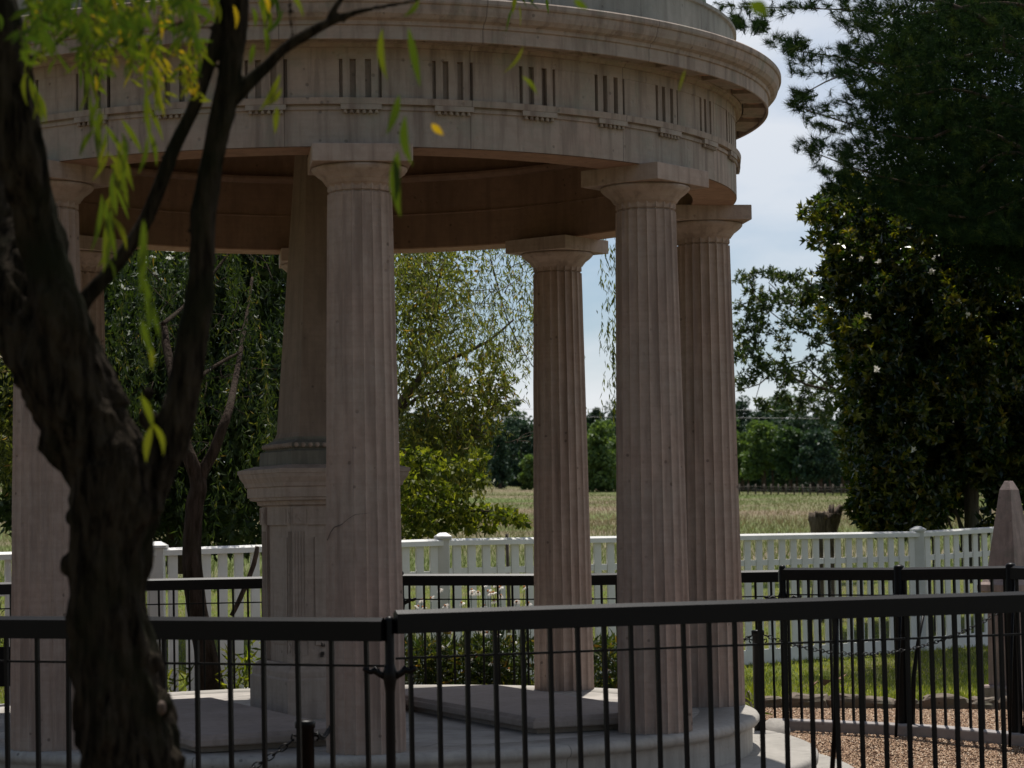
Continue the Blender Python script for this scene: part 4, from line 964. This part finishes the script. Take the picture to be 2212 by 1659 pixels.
pts = [(1602, 600, 14), (1625, 595, 12), (1660, 590, 15), (1680, 600, 14), (1705, 600, 14), (1725, 595, 14), (1615, 620, 16), (1640, 640, 18), (1610, 660, 22), (1640, 680, 26), (1620, 700, 28), (1600, 720, 24), (1650, 720, 26), (1590, 770, 22), (1620, 760, 26), (1650, 780, 20), (1600, 830, 16), (1615, 815, 18), (1640, 795, 20), (1680, 640, 24), (1700, 660, 26), (1720, 640, 26), (1740, 620, 22), (1745, 660, 26), (1700, 700, 22), (1730, 700, 24), (1760, 690, 24), (1780, 720, 22), (1760, 740, 20), (1690, 740, 20), (1670, 800, 20), (1700, 790, 18), (1720, 810, 22), (1740, 830, 22), (1690, 820, 18), (1760, 790, 24), (1790, 780, 24), (1800, 820, 30), (1770, 840, 26), (1740, 870, 22), (1690, 860, 14), (1720, 880, 18), (1660, 880, 12), (1780, 880, 26), (1820, 860, 30), (1820, 760, 26), (1800, 660, 26), (1780, 640, 22), (1640, 870, 10), (1625, 745, 20), (1655, 660, 16), (1800, 900, 30), (1840, 900, 30), (1840, 820, 34)]
for x, y, r_ in pts:
    rr = r_ / ppm(Y); c.rosettes(at(x, y, Y + random.uniform(-.8, .8)), (rr * 1.1, rr * 1.5, rr * .95), int(r_ * 1.25), 7, .115, .036, (.0, 1), .0)
place(c.build('leaves', M['lf_dark'], t), off)

# --- pine, upper right
t, off = tree('pine_tree', 2420, 25, 'large blue green pine reaching in from the upper right corner')
b = MB(); Y = 25
limb(b, [(2420, 1500, 110, Y), (2415, 1100, 100, Y), (2400, 700, 90, Y), (2390, 300, 75, Y), (2380, -200, 55, Y)], 20, .08, 4)
brs = [[(2390, 250, 24, Y), (2240, 130, 16, Y), (2150, 60, 12, Y), (2060, 12, 9, Y), (1900, -20, 5, Y)], [(2400, 300, 14, Y), (2200, 120, 10, Y), (2070, 125, 7, Y), (1960, 145, 5, Y), (1860, 130, 4, Y), (1720, 110, 2, Y)],
       [(2400, 330, 14, Y), (2100, 200, 7, Y), (1960, 205, 5, Y), (1840, 160, 4, Y), (1740, 200, 2, Y)], [(2400, 430, 14, Y), (2120, 280, 8, Y), (2000, 300, 6, Y), (1900, 285, 4, Y), (1780, 250, 3, Y), (1700, 222, 2, Y)],
       [(2400, 480, 14, Y), (2200, 330, 8, Y), (2060, 400, 6, Y), (1900, 380, 4, Y), (1760, 330, 2, Y)], [(2400, 120, 12, Y), (2200, 10, 8, Y), (1980, 30, 5, Y), (1800, 20, 3, Y), (1600, 15, 2, Y)],
       [(2400, 560, 14, Y), (2250, 430, 8, Y), (2100, 470, 5, Y), (1950, 440, 4, Y)], [(2170, 60, 6, Y - .5), (2168, 115, 6, Y - .5)]]
for l in brs: limb(b, l, 8, .08)
place(b.build('trunk', M['bark2'], t), off)
TP = []
def tuft_line(pts, n, spread, sc=1.0):
    for i in range(n):
        k = random.random() * (len(pts) - 1); j = int(k); u_ = k - j; x = pts[j][0] * (1 - u_) + pts[j + 1][0] * u_; y = pts[j][1] * (1 - u_) + pts[j + 1][1] * u_
        TP.append((x + random.gauss(0, spread), y + random.gauss(0, spread * .8), Y + random.gauss(0, .5) * sc))
tips = [[(1550, 15), (1600, 12), (1640, 30), (1700, 25), (1760, 5)], [(1585, 40), (1600, 62)], [(1635, 45), (1640, 60)], [(1690, 15), (1800, 10), (1950, 20)],
        [(1660, 100), (1690, 75), (1720, 110), (1760, 120), (1820, 130)], [(1690, 110), (1720, 150), (1780, 160), (1840, 150)], [(1700, 110), (1730, 85)], [(1730, 130), (1800, 100), (1850, 110), (1950, 100)],
        [(1690, 230), (1720, 215), (1740, 235), (1780, 240), (1820, 260)], [(1740, 260), (1770, 270), (1800, 285), (1850, 275)], [(1710, 200), (1750, 210)], [(1780, 230), (1850, 200), (1900, 210)],
        [(1720, 310), (1745, 330), (1770, 330), (1820, 335), (1850, 330)], [(1740, 305), (1790, 310), (1850, 310)], [(1760, 350), (1800, 380), (1850, 390)], [(1780, 400), (1850, 430)], [(1800, 40), (1900, 60)]]
for l in tips: tuft_line(l, 34, 7)
reg_ = []
for i in range(4300):
    y = random.uniform(-60, 520); lft = np.interp(y, [-60, 40, 80, 120, 170, 200, 230, 280, 310, 340, 400, 440, 520], [1750, 1850, 1830, 1790, 1810, 1850, 1820, 1850, 1840, 1800, 1830, 1900, 2080])
    x = random.uniform(lft, 2330); TP.append((x, y, Y + random.uniform(-1.6, 1.8)))
for i in range(120):
    y = random.uniform(500, 620); TP.append((random.uniform(2140 + abs(y - 700) * .05, 2330), y, Y + random.uniform(1, 4)))
tp = np.array([at(*q) for q in TP]); n = len(tp); kN = 44
ax = rng.normal(size=(n, 3)) * .5; ax[:, 0] -= .5; ax[:, 2] += .35; ax = unit(ax)
p = np.repeat(tp, kN, 0); a_ = np.repeat(ax, kN, 0)
d = unit(a_ * .9 + rng.normal(size=p.shape) * .55); p = p - a_ * (rng.random((len(p), 1)) * .09)
L_ = rng.uniform(.07, .12, len(p)); sd = unit(np.cross(d, rng.normal(size=p.shape))) * .0026
v = np.stack([p - sd, p + sd, p + d * L_[:, None]], 1).reshape(-1, 3); f = np.arange(len(p) * 3).reshape(-1, 3)
o = np_mesh('needles', v, f, M['lf_pine'], t, np.clip(np.repeat(rng.random(n), kN) * .8 + rng.random(len(p)) * .2, 0, 1)); o.location = off
# dim leafy filling inside the pine
c = Crown()
for i in range(230):
    y = random.uniform(-60, 560); x = random.uniform(np.interp(y, [-60, 60, 130, 200, 300, 420, 560], [1980, 1930, 1880, 1900, 1900, 1960, 2120]), 2340)
    c.clump(at(x, y, random.uniform(26.5, 29)), (.34, .4, .3), 210, .12, .026, .1, (0, .7), .2)
place(c.build('inner_foliage', M['lf_pine'], t), off)

# --- distant tree line
def far_tree(px, ytop, ybase, wpx, Yd, mat, label, trunk=0, conic=0, n=None, name='broadleaf_tree', sparse=1.0):
    g = at(px, ybase, Yd); z0 = gz(g.x, Yd); t = empty(name, (g.x, Yd, z0), label, 'tree', 'trees across the meadow')
    H = at(px, ytop, Yd).z - z0; W = wpx / ppm(Yd); tz = trunk / ppm(Yd) if trunk else .03 * H
    b = MB(); b.tube([(0, 0, -.3), (0, 0, tz), (W * .02, 0, H * .6)], [W * .035 + .12, W * .03 + .1, .05], 7, .1, 2)
    b.build('trunk', M['bark2'], t)
    if trunk and sparse > 1:
        b = MB(); b.tube([(W * .22, 0, -.3), (W * .2, 0, tz * 1.3)], [.14, .1], 6); b.build('trunk', M['bark2'], t)
    c = Crown(); k = int(44 * sparse)
    for i in range(k):
        h = random.random(); 
        if conic: rad = (1 - h) ** .75
        else: rad = math.sqrt(max(.02, 1 - (abs(h - .42) / .60) ** 2.4))
        a_ = random.uniform(0, 2 * PI); q = math.sqrt(random.random()) * .92
        s_ = W * random.uniform(.07, .19) * (1 if not conic else .8)
        cc = (W / 2 * rad * q * math.cos(a_), W / 2 * rad * q * math.sin(a_), tz + (H - tz) * (.03 + .93 * h) )
        c.clump(cc, (s_, s_, s_ * .75), int(95 * (1 if sparse >= 1 else .6)), max(.42, W * .04), max(.30, W * .028), .15, (0, 1), .2, shell=.45, out=.8)
    c.build('crown', mat, t)
random.seed(77)
FD, FL_, FM = M['lf_far_dark'], M['lf_far_light'], M['lf_far']
far = [
 (1075, 862, 1040, 50, 300, FM, 'thin tall sparse tree rising above the wood just right of the drooping tree', 60, 0, .55),
 (1110, 858, 1040, 60, 300, FM, 'thin tall tree with a tufted crown, its neighbour left of the rear column', 50, 0, .5),
 (1035, 915, 1040, 80, 285, FD, 'dark tree in the wood behind the bright branch', 0, 0, 1),
 (1080, 940, 1036, 60, 262, FD, 'dark pointed cedar at the edge of the meadow, left of the rear column', 0, 1, 1),
 (1125, 900, 1042, 95, 290, FD, 'dark round topped tree touching the rear column on its left', 0, 0, 1.2),
 (1143, 985, 1038, 40, 255, FL_, 'small pale green bush at the meadow edge next to the rear column', 0, 0, .8),
 (985, 930, 1040, 90, 285, FD, 'dark tree mostly hidden by the drooping tree at the meadow edge', 0, 0, 1),
 (935, 940, 1040, 90, 280, FM, 'tree far behind the lowest bright branch', 0, 0, 1),
 (1190, 890, 1045, 100, 290, FD, 'tree behind the rear column', 0, 0, 1),
 (1240, 880, 1048, 90, 290, FM, 'tree just behind the right edge of the rear column', 0, 0, 1),
 (1298, 912, 1050, 100, 240, FL_, 'round light green tree alone in the meadow right of the rear column', 0, 0, 1.6),
 (1340, 872, 1050, 120, 290, FD, 'tall dark tree behind the round light green tree', 0, 0, 1.2),
 (1290, 880, 1050, 70, 300, FD, 'dark tree peeping over the round light green tree', 0, 0, 1),
 (1420, 870, 1055, 120, 290, FM, 'tree hidden behind the right front column', 0, 0, 1),
 (1540, 870, 1055, 120, 290, FM, 'tree hidden behind the rightmost column', 0, 0, 1),
 (1600, 858, 1050, 90, 300, FD, 'dark tree high behind the right column edge', 0, 0, 1.2),
 (1650, 885, 1050, 100, 300, FD, 'dark tree behind the pale grove, second from the right column', 0, 0, 1.2),
 (1692, 850, 1050, 100, 305, FM, 'tallest far tree under the open branched tree', 0, 0, 1.2),
 (1755, 870, 1050, 130, 300, FD, 'dark tree between the tallest far tree and the magnolia', 0, 0, 1.3),
 (1830, 880, 1050, 120, 300, FD, 'dark tree behind the left edge of the magnolia', 0, 0, 1.2),
 (1604, 938, 1055, 62, 262, FL_, 'pale green grove tree touching the right column', 30, 0, 1.3),
 (1650, 910, 1060, 96, 255, FL_, 'pale green grove tree with a dark forked trunk behind the rail fence', 36, 0, 1.4),
 (1708, 926, 1062, 66, 252, FM, 'pale green grove tree next to the dark cedar', 38, 0, 1.4),
 (1772, 934, 1064, 100, 250, FD, 'broad dark cedar right of the pale grove', 36, 0, 1.5),
 (1822, 925, 1064, 70, 255, FM, 'green tree beside the magnolia edge behind the rail fence', 36, 0, 1.2),
 (1900, 900, 1060, 110, 270, FD, 'tree mostly hidden behind the magnolia crown', 0, 0, 1),
 (2000, 890, 1060, 130, 280, FD, 'far tree glimpsed through the magnolia', 0, 0, 1),
 (2120, 900, 1062, 130, 280, FD, 'far tree glimpsed beside the magnolia trunk', 0, 0, 1),
 (10, 900, 1060, 120, 280, FM, 'far tree at the left edge of the meadow', 0, 0, 1),
 (-90, 900, 1060, 140, 280, FD, 'far tree beyond the left edge', 0, 0, 1)]
for f_ in far: far_tree(f_[0], f_[1], f_[2], f_[3], f_[4], f_[5], f_[6], f_[7], f_[8], None, 'cedar_tree' if 'cedar' in f_[6] else 'broadleaf_tree', f_[9])
# solid wood behind, as a mass
c = Crown()
for i in range(1000):
    px = random.uniform(850, 2300); Yd = random.uniform(315, 335); g = at(px, 1000, Yd); z0 = gz(g.x, Yd)
    hh = 9.0 * random.random() ** 1.3
    c.clump((g.x, Yd, z0 + hh), (2.2, 2, 1.6), 90, .7, .45, .1, (0, .8), .2, shell=.3)
o = c.build('far_wood', FD, None); tag(o, 'continuous dark wood closing the meadow', 'wood', kind='stuff')

# split rail fence
t = empty('rail_fence', (30, 215, gz(30, 215)), 'weathered split rail fence crossing the far meadow under the grove', 'fence'); off = -t.location
posts = []
x = 1560
while x < 1900:
    Yd = 205 + 10 * math.sin(x * .02); g = at(x, 1050, Yd); g.z = gz(g.x, Yd); posts.append(g); x += random.uniform(15, 19)
for g in posts:
    b = MB(); b.tube([(0, 0, -.1), (.03, 0, .95)], [.085, .075], 5); o = b.build('post', M['postwood'], t); o.location = g + off
for a, c_ in zip(posts[:-1], posts[1:]):
    b = MB()
    for h in (.25, .48, .70): b.tube([a + off + Vector((0, 0, h + random.uniform(-.05, .05))), c_ + off + Vector((0, 0, h + random.uniform(-.07, .05)))], [.024, .024], 5)
    b.build('rails', M['postwood'], t)

# power lines
for y0, y1, lab in ((884, 890, 'upper power line crossing low over the far trees'), (902, 906, 'lower power line crossing low over the far trees')):
    b = MB(); pts = [at(x, y0 + (y1 - y0) * ((x - 800) / 1200) + 3 * math.sin(x / 300), 235) for x in range(700, 1950, 50)]
    b.tube(pts, [.018] * len(pts), 4); tag(b.build('power_line', M['wire']), lab, 'power line')

# --- coneflowers and weeds
def flowers(px0, px1, Yd, n, htop, label, nb=16, leafn=900):
    g = at((px0 + px1) / 2, 1400, Yd); z0 = gz(g.x, Yd); t = empty('coneflower_clump', (g.x, Yd, z0), label, 'flowers', 'coneflower clumps beside the tomb'); off = -t.location
    b = MB(); c = Crown(); heads = []
    for i in range(n):
        x = random.uniform(px0, px1); yy = Yd + random.uniform(-.25, .3); top = at(x, htop + 200 * random.random() ** 1.3, yy); ft = at(x + random.uniform(-12, 12), 1400, yy)
        p0 = Vector((ft.x, yy, z0)); mid = p0.lerp(top, .6) + Vector((random.gauss(0, .02), 0, 0))
        b.tube([p0, mid, top], [.0035, .003, .002], 4); heads.append(top)
        for k in range(4):
            q = p0.lerp(top, random.uniform(.1, .7)); v, f = leaves(np.array([q]), np.array([[random.gauss(0, 1), random.gauss(0, .6), .5]]), .13, .028, .2, .3); c.put(v, f, rng.random(1))
    place(b.build('stems', M['lf_bright'], t), off)
    for k in range(leafn):
        x = random.uniform(px0 - 8, px1 + 8); yy = Yd + random.uniform(-.3, .35); q = at(x, 1360, yy); q.z = z0 + random.random() ** .8 * .62
        v, f = leaves(np.array([q]), np.array([[random.gauss(0, .7), random.gauss(0, .6), random.gauss(.5, .4)]]), random.uniform(.08, .15), .022, .2, .3); c.put(v, f, rng.random(1))
    place(c.build('leaves', M['lf_shade'], t), off)
    proto = None
    for h in heads[:nb]:
        if proto is None:
            np_ = 12; a_ = np.arange(np_) * 2 * PI / np_; d_ = np.stack([np.cos(a_), np.sin(a_), -.35 + 0 * a_], 1)
            v, f = leaves(np.zeros((np_, 3)) + d_ * .008, d_, .030, .013, .1, .3, nrm=np.tile([0, 0, 1.0], (np_, 1)))
            proto = np_mesh('blossom', v, f, M['white_leaf'], t, np.ones(np_)); b = MB(); b.lathe([(0, .012), (.008, .009), (.011, .001), (.006, -.004)], 10); cn = b.build('cone', M['cone'], proto)
            o = proto
        else:
            o = copyto(proto, t); k_ = cn.copy(); COL.objects.link(k_); k_.parent = o
        o.location = h + off; o.rotation_euler = (random.gauss(.35, .35), random.gauss(0, .35), random.random() * 6)
flowers(873, 950, 19.8, 26, 1290, 'white coneflowers nearest the front column, shorter stems', 18)
flowers(945, 1040, 19.8, 34, 1265, 'tall white coneflowers in the middle of the gap between front and rear columns', 24)
flowers(1040, 1150, 19.7, 42, 1262, 'tall white coneflowers crowded against the left side of the rear column', 34)
flowers(1280, 1335, 19.7, 8, 1400, 'low leafy coneflower stems right of the rear column', 3, 700)
def weeds(px0, px1, ytop, Yd, n, label):
    g = at((px0 + px1) / 2, 1400, Yd); z0 = gz(g.x, Yd); t = empty('leafy_weeds', (g.x, Yd, z0), label, 'plants'); off = -t.location; c = Crown()
    H = at((px0 + px1) / 2, ytop, Yd).z - z0
    for i in range(n):
        x = random.uniform(px0, px1); q = at(x, 1400, Yd + random.uniform(-.2, .2)); q.z = z0; h = H * random.uniform(.4, 1)
        m_ = int(h * 34) + 3; u_ = rng.random(m_); p = np.array(q)[None] + np.stack([u_ * random.gauss(0, .08), u_ * 0, u_ * h], 1)
        d = rng.normal(size=(m_, 3)); d[:, 2] += .5; v, f = leaves(p, d, .12, .02, .2, .3); c.put(v, f, rng.random(m_))
    place(c.build('leaves', M['lf_bright'], t), off)
weeds(335, 395, 1400, 19.3, 12, 'leafy green weeds at the foot of the fence left of the leaning trunk')
weeds(478, 560, 1375, 19.3, 18, 'taller leafy weeds between the leaning trunk and the monument')
weeds(-40, 30, 1200, 23.5, 14, 'bright weeds growing through the white fence at the left edge')
weeds(1600, 1640, 1490, 18.6, 8, 'low weeds beside the right end of the podium')
for k, (x, y, Yd) in enumerate(((1770, 1464, 21.5), (1806, 1452, 22), (1745, 1478, 21.2))):
    p = at(x, y, Yd); v, f = leaves(np.array([[0, 0, 0.]]), np.array([[1, .1, .15]]), .11, .06, .3, .3)
    o = np_mesh('fallen_leaf', v, f, M['deadleaf'], None, np.array([1.])); o.location = (p.x, p.y, gz(p.x, p.y) + .12)
    tag(o, ['brown fallen leaf lying on the lawn right of the bollard', 'small fallen leaf farthest back on the lawn', 'reddish fallen leaf nearest the edging rocks'][k], 'leaf')

# ================================================================== LIGHT
sdir = Vector((.16, 1.50, 4.13)).normalized()
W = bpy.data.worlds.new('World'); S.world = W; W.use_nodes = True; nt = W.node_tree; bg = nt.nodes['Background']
sk = N(nt, 'ShaderNodeTexSky', sky_type='NISHITA'); sk.sun_disc = False
sk.sun_elevation = math.asin(sdir.z); sk.sun_rotation = math.atan2(sdir.x, sdir.y); sk.air_density = 1.0; sk.dust_density = .7; sk.ozone_density = 2.0
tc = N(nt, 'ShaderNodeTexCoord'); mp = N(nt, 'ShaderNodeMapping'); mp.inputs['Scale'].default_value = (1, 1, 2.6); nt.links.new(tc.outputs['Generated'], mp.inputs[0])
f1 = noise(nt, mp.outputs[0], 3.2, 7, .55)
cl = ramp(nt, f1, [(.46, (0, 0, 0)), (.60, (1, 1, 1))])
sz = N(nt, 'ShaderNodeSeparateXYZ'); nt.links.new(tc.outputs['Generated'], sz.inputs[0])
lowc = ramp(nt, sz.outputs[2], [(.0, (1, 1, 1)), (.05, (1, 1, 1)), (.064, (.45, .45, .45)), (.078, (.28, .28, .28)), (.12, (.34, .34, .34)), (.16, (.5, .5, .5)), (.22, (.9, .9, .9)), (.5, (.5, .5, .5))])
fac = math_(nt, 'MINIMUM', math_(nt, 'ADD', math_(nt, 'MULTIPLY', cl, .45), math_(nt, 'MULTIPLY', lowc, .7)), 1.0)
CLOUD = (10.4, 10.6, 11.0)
front = ramp(nt, math_(nt, 'ADD', math_(nt, 'ADD', math_(nt, 'MULTIPLY', sz.outputs[1], .45), .5), math_(nt, 'MULTIPLY', sz.outputs[0], .42)), [(.42, (.06, .06, .06)), (.78, (1, 1, 1))])   # cloud brightened front and right, cut behind the camera, to set fill on stone
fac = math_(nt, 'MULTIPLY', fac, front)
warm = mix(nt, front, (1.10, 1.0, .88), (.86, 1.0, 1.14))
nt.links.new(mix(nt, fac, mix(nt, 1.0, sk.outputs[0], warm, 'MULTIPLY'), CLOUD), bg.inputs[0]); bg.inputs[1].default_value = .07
sl = bpy.data.lights.new('sun', 'SUN'); sl.energy = 4.6; sl.angle = math.radians(.5); sl.color = (1, .95, .88)
so = bpy.data.objects.new('sun', sl); COL.objects.link(so); so.rotation_euler = sdir.to_track_quat('Z', 'Y').to_euler(); so.location = (0, 0, 30)
S.view_settings.view_transform = 'Standard'; S.view_settings.look = 'None'; S.view_settings.exposure = 0.22; S.view_settings.gamma = 1
S.render.engine = 'CYCLES'; S.cycles.use_denoising = True; S.cycles.max_bounces = 8; S.cycles.transparent_max_bounces = 4; S.cycles.sample_clamp_indirect = 6
